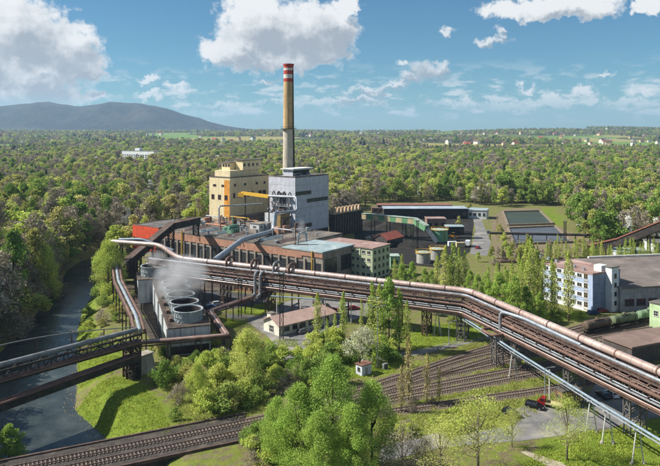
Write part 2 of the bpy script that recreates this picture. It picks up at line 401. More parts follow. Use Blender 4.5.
# mountain: a long wooded ridge 8 km off
def build_mountain():
    prof = [(-700,118),(-400,112),(-200,108),(-60,108),(0,106),(20,104.5),(45,103),(62,104.5),(80,106),(98,104),(112,102.8),(128,103.4),(142,104.5),(160,107.5),(175,111.5),(188,116),(205,121),(222,126),(245,130),(290,133)]
    D0 = 8000.0
    def ridge(x):
        px = CX + x*F/D0
        if px <= prof[0][0]: return 64+(HY-prof[0][1])*D0/F
        for a, b in zip(prof, prof[1:]):
            if px <= b[0]: return 64+(HY-(a[1]+(b[1]-a[1])*(px-a[0])/(b[0]-a[0])))*D0/F
        return 40
    xs = [-13000+75*i for i in range(175)]; ys = [6700+60*j for j in range(46)]
    vs = []
    for y in ys:
        for x in xs:
            r = ridge(x); t = (y-6700)/1300
            k = sstep(0, 1, t) if t < 1 else 1-.5*sstep(1, 2.1, t)
            spur = noise.fractal((x*.0022, y*.0013, 2), 1.0, 2.0, 6)
            z = 30+(r-30)*k + spur*85*k*(1-.75*sstep(.75, 1, k)) + 9*noise.noise((x*.006, y*.006, 9))*k
            vs.append((x, y, z))
    n = len(xs); fs = [(j*n+i, j*n+i+1, (j+1)*n+i+1, (j+1)*n+i) for j in range(len(ys)-1) for i in range(n-1)]
    me = bpy.data.meshes.new('mountain'); me.from_pydata(vs, [], fs); me.shade_smooth()
    mt = mat('mountain_wood', '2a322c', '141a1c', .006, .95, bump=1.0, bscale=.02, c3='3e3a32', contrast=(.44,.56))
    for n_ in mt.node_tree.nodes:
        if n_.type == 'BUMP': n_.inputs['Distance'].default_value = 30
    tag(link('mountain', me, mt), 'long wooded mountain ridge on the horizon', 'mountain', kind='structure')
build_mountain()

# haze: even pale air round camera and land
hz = MB().box(-18000, 18000, -600, 16500, -130, 520)
hm = bpy.data.materials.new('haze'); hm.use_nodes = True; hn = hm.node_tree.nodes; hn.remove(hn['Principled BSDF'])
pv = hn.new('ShaderNodeVolumePrincipled'); pv.inputs['Density'].default_value = 0.00006; pv.inputs['Color'].default_value = (.50, .74, 1.0, 1); pv.inputs['Anisotropy'].default_value = .15
hm.node_tree.links.new(pv.outputs[0], hn['Material Output'].inputs['Volume'])
HAZE = tag(link('haze', hz.mesh('haze'), hm), 'thin blue haze filling the valley air', 'haze', kind='stuff')
# ------------------------------------------------------------------ buildings
TH = R(53.4)                                   # bearing of the works' grid
GLASS = mat('window_glass', '20252a', '353c42', 1.2, .15, spec=.6)
FRAME = mat('window_frame', 'c9c6bd', 'b3afa5', 2, .7)
FRAMED = mat('window_frame_dark', '5c5750', '4a463f', 2, .7)
ROOFG = mat('bitumen_roof', '6b6762', '4f4b47', .25, .95, bump=.2, c3='85796c')
ROOFP = mat('reddish_roof', '9a8078', '7f675f', .3, .9, bump=.2, c3='ab938a')
ROOFT = mat('pale_sheet_roof', '93a3a6', '7d8d90', .4, .6, c3='a8b0ae')
STEEL = mat('galvanised_steel', 'aab0b4', '878d92', .7, .45, .5)
RUST = mat('rusty_steel', '5c4a40', '43362f', .8, .85, c3='75594a')
DARKST = mat('sooty_steel', '37322f', '262320', .8, .8, c3='4c423b')
def place(px, py, z, th, xB=None, xC=None, D=None):
    """front corner seen at (px,py) at height z (or at depth D); lengths to the columns xB (along y) and xC (along x)"""
    P = G(px, py, z) if D is None else at(px, py, D)
    b = Vector((math.cos(th), math.sin(th))); a = Vector((-b.y, b.x)); out = []
    for u, xt in ((a, xB), (b, xC)):
        if xt is None: out.append(None); continue
        k = (xt-CX)/F; out.append((k*P.y-P.x)/(u.x-k*u.y))
    return Vector((P.x, P.y, 0)), out[0], out[1], P.z
WIN = {}
def win(parent, face, along, z, w, h, nx=1, ny=1, fm=None, gm=None, name='window', x0=0.0, y0=0.0):
    """window on face L (x = x0, looking -x) or R (y = y0, looking -y); frame is a part, its pane a sub-part"""
    key = (round(w,2), round(h,2), nx, ny, (fm or FRAME).name, (gm or GLASS).name)
    if key not in WIN:
        f = MB(); t = .10
        f.box(-w/2, w/2, -.10, .02, -h/2, -h/2+t).box(-w/2, w/2, -.10, .02, h/2-t, h/2).box(-w/2, -w/2+t, -.099, .02, -h/2+t, h/2-t).box(w/2-t, w/2, -.099, .02, -h/2+t, h/2-t)
        for i in range(1, nx): x = -w/2+w*i/nx; f.box(x-.04, x+.04, -.09, .02, -h/2+t, h/2-t)
        for i in range(1, ny): q = -h/2+h*i/ny; f.box(-w/2+t, w/2-t, -.085, .02, q-.04, q+.04)
        f.box(-w/2-.1, w/2+.1, -.2, .02, -h/2-.1, -h/2)
        g = MB().box(-w/2+t*.5, w/2-t*.5, -.03, .015, -h/2+t*.5, h/2-t*.5)
        m1 = f.mesh('window'); m1.materials.append(fm or FRAME); m2 = g.mesh('pane'); m2.materials.append(gm or GLASS); WIN[key] = (m1, m2)
    m1, m2 = WIN[key]
    o = link(name, m1, None, parent); link('pane', m2, None, o)
    if face == 'L': o.location = (x0, along, z); o.rotation_euler = (0,0,R(-90))
    else: o.location = (along, y0, z)
    return o
def parapet(mb, x0, x1, y0, y1, z, h=.6, t=.35):
    mb.box(x0, x1, y0, y0+t, z, z+h).box(x0, x1, y1-t, y1, z, z+h).box(x0, x0+t, y0+t, y1-t, z, z+h).box(x1-t, x1, y0+t, y1-t, z, z+h); return mb

# --- main turbine hall
loc, La, Lb, _ = place(322.4, 252, 14, TH, 133, 354)
hall = thing('turbine_hall', 'long flat roofed turbine hall with brick coloured band above tall windows', 'building', loc, TH)
HW = mat('hall_wall', '9b9287', '80776c', .5, .9, streak=.5); HB = mat('brick_band', 'b2876e', '9c7460', .5, .9, streak=.25)
ANX = 22.0; HD = 45.0; ORW = 21.0
part(hall, 'wall', MB().box(.3, HD, ANX, La-.3, 0, 13.4), HW)
part(hall, 'annex_wall', MB().box(.3, Lb, .3, ANX, 0, 13.4), HW)
part(hall, 'roof', parapet(MB().box(0, HD, ANX, La, 13.4, 13.9), 0, HD, ANX, La, 13.9, .3), ROOFG)
part(hall, 'annex_roof', MB().box(-.2, Lb+.2, -.2, ANX-.02, 13.4, 14.0), ROOFT, label='pale blue grey sheet roof of the end bay')
part(hall, 'brick_band', MB().box(0, .3, ANX*.5, La-ORW, 10.2, 13.4).box(0, .25, 0, ANX*.5, 11.4, 13.4), HB)
n = 22; bay = (La-ORW)/n
for i in range(n+1):
    if i % 1 == 0: part(hall, 'pilaster', MB().box(-.25, .3, i*bay-.45, i*bay+.45, 0, 10.2), HW)
for i in range(n):
    win(hall, 'L', (i+.5)*bay, 5.6, bay*.68, 6.6, 3, 6, FRAMED, x0=.3)
    if i % 2 == 0: win(hall, 'L', (i+.5)*bay, 1.2, bay*.5, 1.3, 2, 1, FRAMED, x0=.3)
for (x, w) in ((6.2, 8.5), (17.4, 7.5)): win(hall, 'R', x, 7.3, w, 6.4, 5, 4, FRAMED, y0=.3)
win(hall, 'R', 11.5, 2.0, 4, 2.4, 2, 1, FRAMED, y0=.3)
part(hall, 'downpipe', MB().tube([(-.35, 5.2, 0), (-.35, 5.2, 13.9)], .28, 8), mat('yellow_paint', 'd2a93a', 'b98f2c', 1, .6), label='yellow vertical pipe on the wall')
part(hall, 'downpipe', MB().tube([(-.5, La-ORW-18, 0), (-.5, La-ORW-18, 15.2)], .35, 8), MATS['yellow_paint'], label='yellow vertical pipe beside the orange end')
ORG = mat('orange_cladding', 'd2502c', 'bd4326', .4, .7, streak=.3)
part(hall, 'orange_end', MB().box(-.15, HD*.6, La-ORW, La+.2, 8.4, 14.6).box(-.1, HD*.6, La-ORW, La+.15, 2.5, 6.3), ORG, label='orange clad far end of the hall')
part(hall, 'end_roof', parapet(MB().box(0, HD*.6-.1, La-ORW+.1, La+.1, 14.62, 14.8), 0, HD*.6-.1, La-ORW+.1, La+.1, 14.8, .25), ROOFG)
for i in range(7): win(hall, 'L', La-ORW+1.9+i*2.9, 7.35, 2.5, 1.9, 2, 1, FRAMED, x0=-.05)
sk = 0
for i in range(9):                                              # roof furniture
    y = ANX+6+i*10.2; x = 4+random.random()*6
    part(hall, 'skylight', MB().add([(x,y,14),(x+14,y,14),(x+14,y+2.6,14),(x,y+2.6,14),(x,y+1.3,15.1),(x+14,y+1.3,15.1)], [(0,1,5,4),(2,3,4,5),(3,0,4),(1,2,5),(3,2,1,0)]), ROOFT if i % 3 else ROOFP)
for i in range(16):
    y = ANX+3+random.random()*(La-ANX-30); x = 3+random.random()*35; h = .8+random.random()*1.6; r = .3+random.random()*.5
    part(hall, 'roof_vent', MB().cyl(x, y, 13.9, 13.9+h, r, n=10).cyl(x, y, 13.9+h, 14.1+h, r*1.5, r*.6, 10), STEEL, True)

rc = random.Random(5); CLM = [STEEL, RUST, DARKST, HW, ROOFT, HB, mat('green_paint', '7d9c84', '688870', .8, .6), MATS['yellow_paint']]
for i in range(46):                                             # pipes, boxes and drums crowding the rear of the roof below the boilers
    x = 16+rc.random()*28; y = ANX+10+rc.random()*78; k = rc.random(); m = rc.choice(CLM[:6] if rc.random() < .8 else CLM)
    if k < .35: part(hall, 'plant_box', MB().box(x, x+1+rc.random()*4, y, y+1+rc.random()*4, 13.9, 15+rc.random()*3.2), m)
    elif k < .55: part(hall, 'drum', MB().cyl(x, y, 13.9, 15.5+rc.random()*3.5, .5+rc.random()*1.1, n=14), m, True)
    elif k < .85:
        z = 15+rc.random()*3; l = 5+rc.random()*14; d = rc.choice(((0,1),(0,1),(1,0))); e = (min(x+d[0]*l, 44), y+d[1]*l)
        part(hall, 'pipe_run', MB().tube([(x,y,13.9),(x,y,z),(e[0],e[1],z),(e[0],e[1],13.9)], .16+rc.random()*.3, 8, bend=.7), m, True)
    else: part(hall, 'stack', MB().tube([(x,y,13.9),(x,y,18+rc.random()*5)], .22+rc.random()*.2, 8), m, True)
for x in (1.2, 15, 30):
    mb = MB().bar((x, ANX+4, 15), (x, La-24, 15), .07).bar((x, ANX+4, 14.5), (x, La-24, 14.5), .06)
    for j in range(36): mb.bar((x, ANX+4+(La-28-ANX)*j/35, 13.9), (x, ANX+4+(La-28-ANX)*j/35, 15), .07)
    part(hall, 'roof_railing', mb, RUST)
def roof_box(parent, name, x0, x1, y0, y1, z0, z1, m, **k): return part(parent, name, MB().box(x0, x1, y0, y1, z0, z1), m, **k)

# --- small plant standing on the hall roof
GREENM = mat('green_machine', '6f9a82', '567b66', .8, .6, streak=.4)
def onhall(px, py, z=13.9): p = G(px, py, z); return Vector((p.x, p.y, z))
p = onhall(233, 233)
t = thing('transformer', 'green machine with pipes standing on the hall roof', 'machine', p, TH)
part(t, 'body', MB().box(-2.6, 2.6, -1.6, 1.6, .1, 2.6), GREENM); part(t, 'tank', MB().tube([(-3, 0, 3.3), (3, 0, 3.3)], .85, 12), GREENM, True)
for s in (-2, -.7, .7, 2): part(t, 'cooler_fin', MB().box(s-.35, s+.35, -2.3, -1.6, .4, 2.3), GREENM)
part(t, 'base', MB().box(-3, 3, -2.4, 2, 0, .1), RUST)
p = onhall(226, 232)
t = thing('roof_tank', 'low green drum beside the machine on the hall roof', 'tank', p, TH); part(t, 'drum', MB().cyl(0, 0, .3, 2.4, 1.6, n=18), GREENM, True); part(t, 'lid', MB().cyl(0, 0, 2.4, 2.75, 1.7, .5, 18), GREENM, True); part(t, 'base', MB().box(-1.3,1.3,-1.3,1.3,0,.3), RUST)
WHT = mat('white_panel', 'cfd2d2', 'b4b7b8', .6, .7, streak=.35)
loc, la, lb, _ = place(259, 224.5, 17.4, TH, 250, 271)
t = thing('rooftop_cabin', 'white flat roofed cabin with windows on the hall roof', 'cabin', (loc.x, loc.y, 13.9), TH)
part(t, 'wall', MB().box(0, lb, 0, la, 0, 3.4), WHT); part(t, 'roof', MB().box(-.2, lb+.2, -.2, la+.2, 3.4, 3.65), ROOFG)
for i in range(3): win(t, 'R', lb*(.2+.3*i), 2, 1.6, 1.2, 2, 1)
win(t, 'L', la*.5, 2, 2.2, 1.2, 2, 1)
loc, la, lb, _ = place(280.5, 214.8, 0, TH, 275.5, 290, D=338)
t = thing('stair_block', 'narrow tan block with dark windows beside the grey boiler tower', 'building', loc, TH)
TAN = mat('tan_render', '9d8159', '87703f', .6, .85, streak=.5)
zt = H-(214.8-HY)*338/F
part(t, 'wall', MB().box(0, lb, 0, la, 0, zt), TAN); part(t, 'roof', MB().box(-.2, lb+.2, -.2, la+.2, zt, zt+.4), ROOFG)
for zz in (zt-2.6, zt-5.6, zt-8.8):
    win(t, 'R', lb*.3, zz, lb*.3, 1.9, 2, 2, FRAMED); win(t, 'R', lb*.7, zz, lb*.3, 1.9, 2, 2, FRAMED)

# --- grey boiler tower
GREY = mat('grey_cladding', 'c3c4ca', 'b0b2ba', .35, .65, streak=.22)
GREYJ = mat('cladding_joint', '6f7076', '5c5d62', .5, .8)
loc, la, lb, zt = place(295.2, 178, 0, TH, 268.6, 328.7, D=360)
tower = thing('boiler_tower', 'tall pale grey clad boiler tower with long strip windows', 'building', loc, TH)
part(tower, 'wall', MB().box(.12, lb, .12, la, 0, zt), GREYJ)
nb = 9; hh = zt/nb
for i in range(nb):
    z0 = i*hh+.05; z1 = (i+1)*hh-.05
    for j in range(3):
        part(tower, 'panel', MB().box(lb*j/3+.02+(.12 if j == 0 else 0), lb*(j+1)/3-.02, 0, .12, z0, z1), GREY)
        if not (2 <= i <= 6 and j == 1): part(tower, 'panel', MB().box(0, .12, la*j/3+.02, la*(j+1)/3-.02, z0, z1), GREY)
part(tower, 'roof', parapet(MB().box(0, lb, 0, la, zt, zt+.3), 0, lb, 0, la, zt+.3, .5), ROOFG)
pent = part(tower, 'penthouse', MB().box(4, lb*.62, 5, la*.62, zt+.3, zt+4.2), GREY)
part(tower, 'penthouse_roof', MB().box(3, lb*.7, 4, la*.68, zt+4.2, zt+4.7), mat('white_roof', 'd5d5d2', 'bdbdb8', .5, .8))
part(tower, 'louvre', MB().box(4.4, lb*.6, 4.86, 5.0, zt+.9, zt+3.6), DARKST)
DG = mat('dark_glazing', '262a2e', '3a3f44', .5, .25, spec=.6)
for (u0, u1, zf) in ((.0, .45, .775), (.33, .97, .655), (.02, .48, .30), (.36, .98, .185), (.72, .98, .075)):
    n = max(3, round((u1-u0)*lb/1.9))
    for i in range(n):
        win(tower, 'R', lb*(u0+(u1-u0)*(i+.5)/n)+.3*(u0 == 0), zt*zf, (u1-u0)*lb/n-.08, 2.0, 1, 1, FRAMED, DG)
for i in range(4):
    part(tower, 'platform', MB().box(-2.2, 0, la*.12, la*.9, zt*(.72-.13*i)-.2, zt*(.72-.13*i)), STEEL)
    part(tower, 'railing', MB().bar((-2.15, la*.12, zt*(.72-.13*i)+1.1), (-2.15, la*.9, zt*(.72-.13*i)+1.1), .08).bar((-2.15, la*.12, zt*(.72-.13*i)+.55), (-2.15, la*.9, zt*(.72-.13*i)+.55), .06), STEEL)
    for k in range(4): part(tower, 'duct', MB().tube([(-1.1, la*(.2+.2*k), zt*(.72-.13*i)), (-1.1, la*(.2+.2*k), zt*(.72-.13*i)+2.2), (.1, la*(.2+.2*k), zt*(.72-.13*i)+2.8)], .45, 8, bend=.6), (STEEL, RUST, DARKST, HW)[(i+k) % 4], True)
for i in range(14):
    z = zt*(.12+.5*rc.random()); y = la*(.1+.8*rc.random()); part(tower, 'side_pipe', MB().tube([(-2.6-rc.random()*2, y, 8), (-2.6, y, z), (-2.6, min(la, y+4*rc.random()+1), z), (.2, min(la, y+5), z+1)], .2+.25*rc.random(), 8, bend=.7), rc.choice((STEEL, RUST, DARKST, ROOFT)), True)
for i in range(10):
    x = 3+rc.random()*(lb*.5); part(tower, 'foot_box', MB().box(-3-rc.random()*4, -.2, la*rc.random()*.8, la*.9, 0, 15+rc.random()*5), rc.choice((HW, WHT, DARKST))) if i < 3 else part(tower, 'vent_pipe', MB().tube([(x, 2+rc.random()*(la-4), zt), (x, 2, zt+1+rc.random()*1.5)], .25, 8), STEEL)
for k in range(3): part(tower, 'column', MB().box(-2.2, -1.9, la*(.12+.38*k), la*(.12+.38*k)+.3, 0, zt*.72), STEEL)

# --- beige boiler house
BEI = mat('beige_render', 'e0d0a8', 'd2c096', .35, .85, streak=.25); BEID = mat('beige_shade_render', 'cbbda0', 'b8a88b', .35, .85, streak=.35)
loc, la, lb, zt = place(230, 178.3, 0, TH, 209.3, 269, D=375)
bh = thing('boiler_house', 'beige boiler house with an orange stripe and stacked roof blocks', 'building', loc, TH)
part(bh, 'wall', MB().box(0, lb, 0, la, 0, zt), BEI); part(bh, 'roof', parapet(MB().box(-.1, lb+.1, -.1, la+.1, zt, zt+.2), -.1, lb+.1, -.1, la+.1, zt+.2, .5), ROOFG)
part(bh, 'orange_stripe', MB().box(-.12, 0, .3, la*.27, 0, zt-1.2), mat('orange_stripe', 'd99a3e', 'c4812c', .5, .8, streak=.3), label='rusty orange vertical stripe')
part(bh, 'roof_block', MB().box(3, lb*.8, 3, la*.92, zt+.2, zt+4), BEI)
pb = part(bh, 'roof_block', MB().box(lb*.38, lb*.86, la*.12, la*.45, zt+4.0, zt+9.6), BEI)
pb2 = part(bh, 'roof_block', MB().box(lb*.25, lb*.7, la*.5, la*.9, zt+4.0, zt+8.2), BEI)
part(bh, 'block_roof', MB().box(lb*.36, lb*.88, la*.10, la*.47, zt+9.6, zt+10), ROOFG); part(bh, 'block_roof', MB().box(lb*.23, lb*.72, la*.48, la*.92, zt+8.2, zt+8.6), ROOFG)
for i in range(4): win(bh, 'R', lb*(.42+.11*i), zt+7, 1.6, 1.6, 1, 1, FRAMED, y0=la*.12)
for i in range(3): win(bh, 'L', la*(.55+.13*i), zt+6.6, 1.6, 1.2, 1, 1, FRAMED, x0=lb*.25)
REDW = mat('red_window_frame', '6e3a30', '5a2f28', 1, .7)
for f in (.18, .5, .82): win(bh, 'L', la*f, zt*.70, 2.4, 2.6, 2, 2, REDW, x0=-.1 if f < .27 else 0)
for f in (.33, .74): win(bh, 'L', la*f, zt*.88, 2.6, 1.1, 1, 1, REDW)
for f in (.12, .37, .67, .88): win(bh, 'R', lb*f, zt*.89, 1.8, 1.3, 1, 1, FRAMED)
for f, w in ((.10,1.6),(.23,2.6),(.33,2.6),(.45,1.6),(.56,1.6),(.76,2.8),(.87,2.8)): win(bh, 'R', lb*f, zt*.73, w, 2.8, 2, 2, REDW)
for i in range(7): win(bh, 'R', lb*(.1+.12*i), zt*.32, 2.4, 3.4, 2, 3, FRAMED)
for i in range(7): win(bh, 'R', lb*(.1+.12*i), zt*.13, 2.4, 3.0, 2, 3, FRAMED)
part(bh, 'lean_to', MB().box(2, lb, -7, 0, 0, zt*.40), mat('lean_to_wall', '8c8378', '746b60', .5, .9, streak=.6)); part(bh, 'lean_to_roof', MB().box(1.8, lb, -7.3, 0, zt*.40, zt*.40+.4), ROOFG)
for i in range(6): win(bh, 'R', lb*(.16+.135*i), zt*.33, 3, 2.6, 2, 2, FRAME, y0=-7)
YEL = MATS['yellow_paint']
P1 = at(242, 193, 372); P2 = at(269, 196.5, 358)
cr = thing('overhead_crane', 'yellow gantry beam running out from the beige boiler house', 'crane', (P1.x, P1.y, 0))
part(cr, 'beam', MB((P1.x, P1.y, 0)).bar(P1, P2, 1.5, 1.7), YEL); part(cr, 'trolley', MB((P1.x, P1.y, 0)).bar(P1+Vector((-2,0,-1)), P1+Vector((1.5,-1,-1)), 2, 2.2), YEL)
part(cr, 'leg', MB((P1.x, P1.y, 0)).bar((P1.x+2, P1.y-1, 14), (P1.x+2, P1.y-1, P1.z-.6), .6), RUST); part(cr, 'leg', MB((P1.x, P1.y, 0)).bar((P2.x, P2.y, 14), (P2.x, P2.y, P2.z-.6), .6), RUST)

# --- chimney
ch = at(288.6, 131, 400); cl = (ch.x, ch.y, 0)
chim = thing('chimney', 'tall concrete chimney with red and white bands at its top', 'chimney', cl)
CC = mat('chimney_concrete', 'c9bfae', 'b2a792', .3, .9, streak=.35); CT = mat('chimney_ochre', 'c7a87c', 'b4956a', .3, .9, streak=.5)
RED = mat('warning_red', 'b8402e', 'a33526', .5, .7, streak=.3); WHITE = mat('warning_white', 'd9d6cf', 'c2beb5', .5, .7, streak=.3)
def zc(py): return H-(py-HY)*400/F
zt = zc(64.5); rad = lambda z: 3.9-(3.9-2.95)*z/zt
def seg(name, z0, z1, m, k=1.0): part(chim, name, MB().tube([(0,0,z0),(0,0,z1)], [rad(z0)*k, rad(z1)*k], 32), m, True)
seg('shaft', 0, zc(128.5), CC); seg('upper_shaft', zc(128.5), zc(82), CT)
seg('red_band', zc(82), zc(78.5), RED); seg('white_band', zc(78.5), zc(74.5), WHITE); seg('red_band', zc(74.5), zc(70.5), RED); seg('white_band', zc(70.5), zc(68.3), WHITE); seg('red_band', zc(68.3), zc(64.6), RED)
part(chim, 'lip', MB().ring(0, 0, zc(65.4), zt+.3, rad(zt)-.45, rad(zt)+.35), RED)
zg = zc(128.5)
part(chim, 'gallery', MB().ring(0, 0, zg-.3, zg, rad(zg), rad(zg)+1.5), DARKST)
part(chim, 'gallery_rail', MB().ring(0, 0, zg+1.0, zg+1.1, rad(zg)+1.4, rad(zg)+1.5).ring(0, 0, zg+.5, zg+.57, rad(zg)+1.42, rad(zg)+1.5), DARKST)
part(chim, 'ladder', MB().bar((3.6, -2.2, 0), (2.75, -1.6, zt-3), .5, .6), DARKST); part(chim, 'cable_tray', MB().bar((4.1, -.7, 0), (3.1, -.5, zg), .5, .7), DARKST)

# --- green office
OFG = mat('pale_green_render', 'b9c3a0', 'a7b08d', .5, .85, streak=.2); OFS = mat('office_base', '8f9585', '7b8172', .5, .9)
loc, la, lb, _ = place(372.5, 248.3, 13.5, TH, 320.8, 389.8)
t = thing('office_block', 'four storey pale green office block with a reddish flat roof', 'building', loc, TH)
part(t, 'wall', MB().box(0, lb, 0, la, 0, 13.1), OFG); part(t, 'roof', MB().box(-.4, lb+.4, -.4, la+.4, 13.1, 13.6), ROOFP)
for k in range(4):
    for i in range(8): win(t, 'L', 1.9+i*2.75, 1.8+3.2*k, 1.7, 1.5, 2, 1)
    for i in range(4): win(t, 'R', lb*(.14+.24*i), 1.8+3.2*k, 1.5, 1.5, 2, 1, FRAMED)
part(t, 'pilaster', MB().box(-.25, 0, 6.2, 6.8, 0, 13.1), OFG); 

# --- coal bunker with hopper tops
loc, la, lb, zb = place(334, 215.5, 0, TH, 329.0, 362, D=398)
t = thing('coal_bunker', 'sooty ribbed coal bunker with a row of beige hopper tops', 'building', loc, TH)
BUN = mat('sooty_cladding', '5b5450', '46413d', .5, .85, streak=.6)
part(t, 'wall', MB().box(0, lb, 0, la, 0, zb), BUN)
for i in range(12): part(t, 'rib', MB().box(lb*i/11-.2*(i > 0), lb*i/11+.2, -.35, 0, 0, zb), DARKST)
part(t, 'ledge', MB().box(-.5, lb+.4, -.5, la+.5, zb, zb+.4), DARKST)
HOP = mat('hopper_beige', 'c2a98b', 'ab9274', .8, .85, streak=.3)
for i in range(8):
    for j in range(2):
        x = lb*(i+.5)/8; y = la*(.27+.46*j); w = lb/18; d = la*.19
        part(t, 'hopper', MB().add([(x-w,y-d,zb+.4),(x+w,y-d,zb+.4),(x+w,y+d,zb+.4),(x-w,y+d,zb+.4),(x-.5,y-.5,zb+4.2),(x+.5,y-.5,zb+4.2),(x+.5,y+.5,zb+4.2),(x-.5,y+.5,zb+4.2)], [(0,1,5,4),(1,2,6,5),(2,3,7,6),(3,0,4,7),(4,5,6,7),(3,2,1,0)]), HOP)

# --- blue office building on the right with its stair tower
THB = R(30.6)
loc, la, lb, _ = place(592.7, 273.6, 13.9, THB, 542.7, 620)
t = thing('blue_building', 'four storey blue and white banded building with a white stair tower', 'building', loc, THB)
BLU = mat('blue_panel', 'a9b8d0', '98a8c2', .5, .75, streak=.15); BLW = mat('white_band_panel', 'd4d7da', 'c2c6ca', .5, .75, streak=.15); BLS = mat('slate_blue_panel', '8490a6', '747f94', .5, .75, streak=.2)
part(t, 'wall', MB().box(.15, lb, .15, la, 0, 13.3), BLS)
for k in range(4):
    z = 3.32*k
    part(t, 'band_panel', MB().box(0, .15, 1.9, la, z, z+1.55), BLU if k != 0 else BLW); part(t, 'window_band', MB().box(.05, .15, 1.9, la, z+1.55, z+3.32), BLW)
    part(t, 'band_panel', MB().box(.16, lb, 0, .15, z+.04, z+3.28), BLS)
    for i in range(15):
        if 3.9+i*3 < la-1: win(t, 'L', 5.6+i*3.0, z+2.3, 2.0, 1.5, 2, 1, FRAME, x0=.05)
    win(t, 'L', 2.9, z+2.0, 1.6, 2.6, 2, 3, mat('ochre_frame', 'a5905e', '8f7a49', 1, .8), x0=.05)
part(t, 'corner_panel', MB().box(-.03, .15, 0, 1.85, 0, 13.3), BLU)
part(t, 'roof', parapet(MB().box(-.1, lb+.1, -.1, la+.1, 13.3, 13.6), -.1, lb+.1, -.1, la+.1, 13.6, .35), ROOFP)
s = part(t, 'stair_tower', MB().box(lb*.46, lb*.72, -2.6, -.02, 0, 15.6), BLW, label='white stair tower'); part(t, 'stair_roof', MB().box(lb*.44, lb*.74, -2.8, .4, 15.6, 15.9), ROOFG)
for k in range(4): win(t, 'R', lb*.59, 3+3.2*k, 1.2, 1.5, 1, 1, FRAMED, y0=-2.6)
part(t, 'roof_box', MB().box(lb*.4, lb*.62, 1, 4.2, 13.6, 15.8), BLW)
for i in range(6): part(t, 'roof_vent', MB().box(3+i*1.1, 3.8+i*1.1, 6+5*i, 7+5*i, 13.6, 14.5), STEEL)
# rear wing, low grey hall on the right
loc2, la2, lb2, _ = place(620.5, 286.5, 9.0, R(10), 606, 760)
t = thing('workshop_hall', 'low grey workshop hall with a broad brown roof beside the blue building', 'building', (loc2.x, loc2.y, 0), R(10))
WKS = mat('workshop_wall', '9a9d9f', '85888a', .5, .85, streak=.4)
part(t, 'wall', MB().box(0, 70, 0, 36, 0, 8.2), WKS); part(t, 'roof', MB().add([(-.4,-.5,8.25),(70,-.5,8.25),(70,37,11.2),(-.4,37,11.2),(-.4,-.5,8.7),(70,-.5,8.7),(70,37,11.7),(-.4,37,11.7)], [(3,2,1,0),(4,5,6,7),(0,1,5,4),(1,2,6,5),(2,3,7,6),(3,0,4,7)]), mat('brown_roof', '756c66', '625a55', .25, .9, bump=.15, c3='807670'))
part(t, 'eaves_trim', MB().box(10, 70, 36.4, 37.4, 11.7, 12.4), WHITE)
for i in range(8): win(t, 'R', 3.5+i*4.6, 3.2, 3.6, 2.4, 3, 2, FRAMED)
part(t, 'gate', MB().box(17.8, 21.2, -.12, 0, 0, 6.5), DARKST)

# --- pale green pump house and low brown roofed shed at the right edge
loc, la, lb, _ = place(683, 310, 8.2, THB, 649.5, 720)
t = thing('pump_house', 'pale green flat roofed pump house beside the tank wagons', 'building', loc, THB)
PG = mat('mint_render', 'b5cba0', 'a3b98e', .5, .85, streak=.2)
part(t, 'wall', MB().box(0, 10, 0, la, 0, 8), PG); part(t, 'roof', MB().box(-.2, 10.2, -.2, la+.2, 8, 8.4), ROOFG)
for i in range(3): win(t, 'L', la*(.2+.3*i), 5, 1.6, 1.8, 2, 2)
loc, la, lb, _ = place(632, 347, 5.0, R(24), 603, 720)
t = thing('storage_shed', 'low storage shed with a plain brown flat roof behind the pipe bridge', 'building', loc, R(24))
part(t, 'wall', MB().box(.2, 36, .2, la, 0, 4.5), BUN); part(t, 'roof', MB().box(-.2, 36.2, -.2, la+.2, 4.5, 5.0), mat('brown_felt_roof', '7d6a61', '6b5a52', .3, .9, bump=.2, c3='8a776d'))
for i in range(8): win(t, 'R', 3+i*4, 2.6, 2.4, 1.6, 2, 1, FRAMED, y0=.2)

# --- gatehouse
A = G(279, 336.5); thg = R(41)
t = thing('gatehouse', 'small white gatehouse with a pinkish gable roof', 'house', (A.x, A.y, 0), thg)
GW = mat('white_render', 'd8d5c8', 'c4c0b1', .7, .9, streak=.2); GR = mat('pink_sheet_roof', 'b79c90', 'a4887c', .4, .8, c3='c2aaa0', bump=.1)
gl, gw = 23.0, 8.2
part(t, 'wall', MB().box(0, gl, 0, gw, 0, 3.3).add([(0,0,3.3),(0,gw,3.3),(0,gw/2,5.2),(.25,0,3.3),(.25,gw,3.3),(.25,gw/2,5.2),], [(0,2,1),(3,4,5)]), GW)
def gable(x0, x1, y0, y1, ze, zr, th=.22):
    ym = (y0+y1)/2; m = MB()
    for (ya, yb) in ((y0, ym), (ym, y1)):
        za, zb = (ze, zr) if ya == y0 else (zr, ze)
        m.add([(x0,ya,za),(x1,ya,za),(x1,yb,zb),(x0,yb,zb),(x0,ya,za+th),(x1,ya,za+th),(x1,yb,zb+th),(x0,yb,zb+th)], [(3,2,1,0),(4,5,6,7),(0,1,5,4),(1,2,6,5),(2,3,7,6),(3,0,4,7)])
    return m
rf = part(t, 'roof', gable(-.7, gl+.6, -.8, gw+.8, 3.1, 5.35), GR)
part(t, 'dormer', MB().box(.4, 2.2, 4.9, 6.9, 4.2, 5.9), GW); part(t, 'dormer_roof', MB().box(.2, 2.4, 4.6, 7.2, 5.9, 6.1), ROOFG)
win(t, 'L', 3.9, 1.6, 2.4, 2.2, 3, 2)
for i in range(6): win(t, 'R', 3+i*3.3, 1.9, 2.0, 1.4, 2, 1, FRAMED)
part(t, 'door', MB().box(8.1, 9.2, -.08, 0, 0, 2.2), RUST)

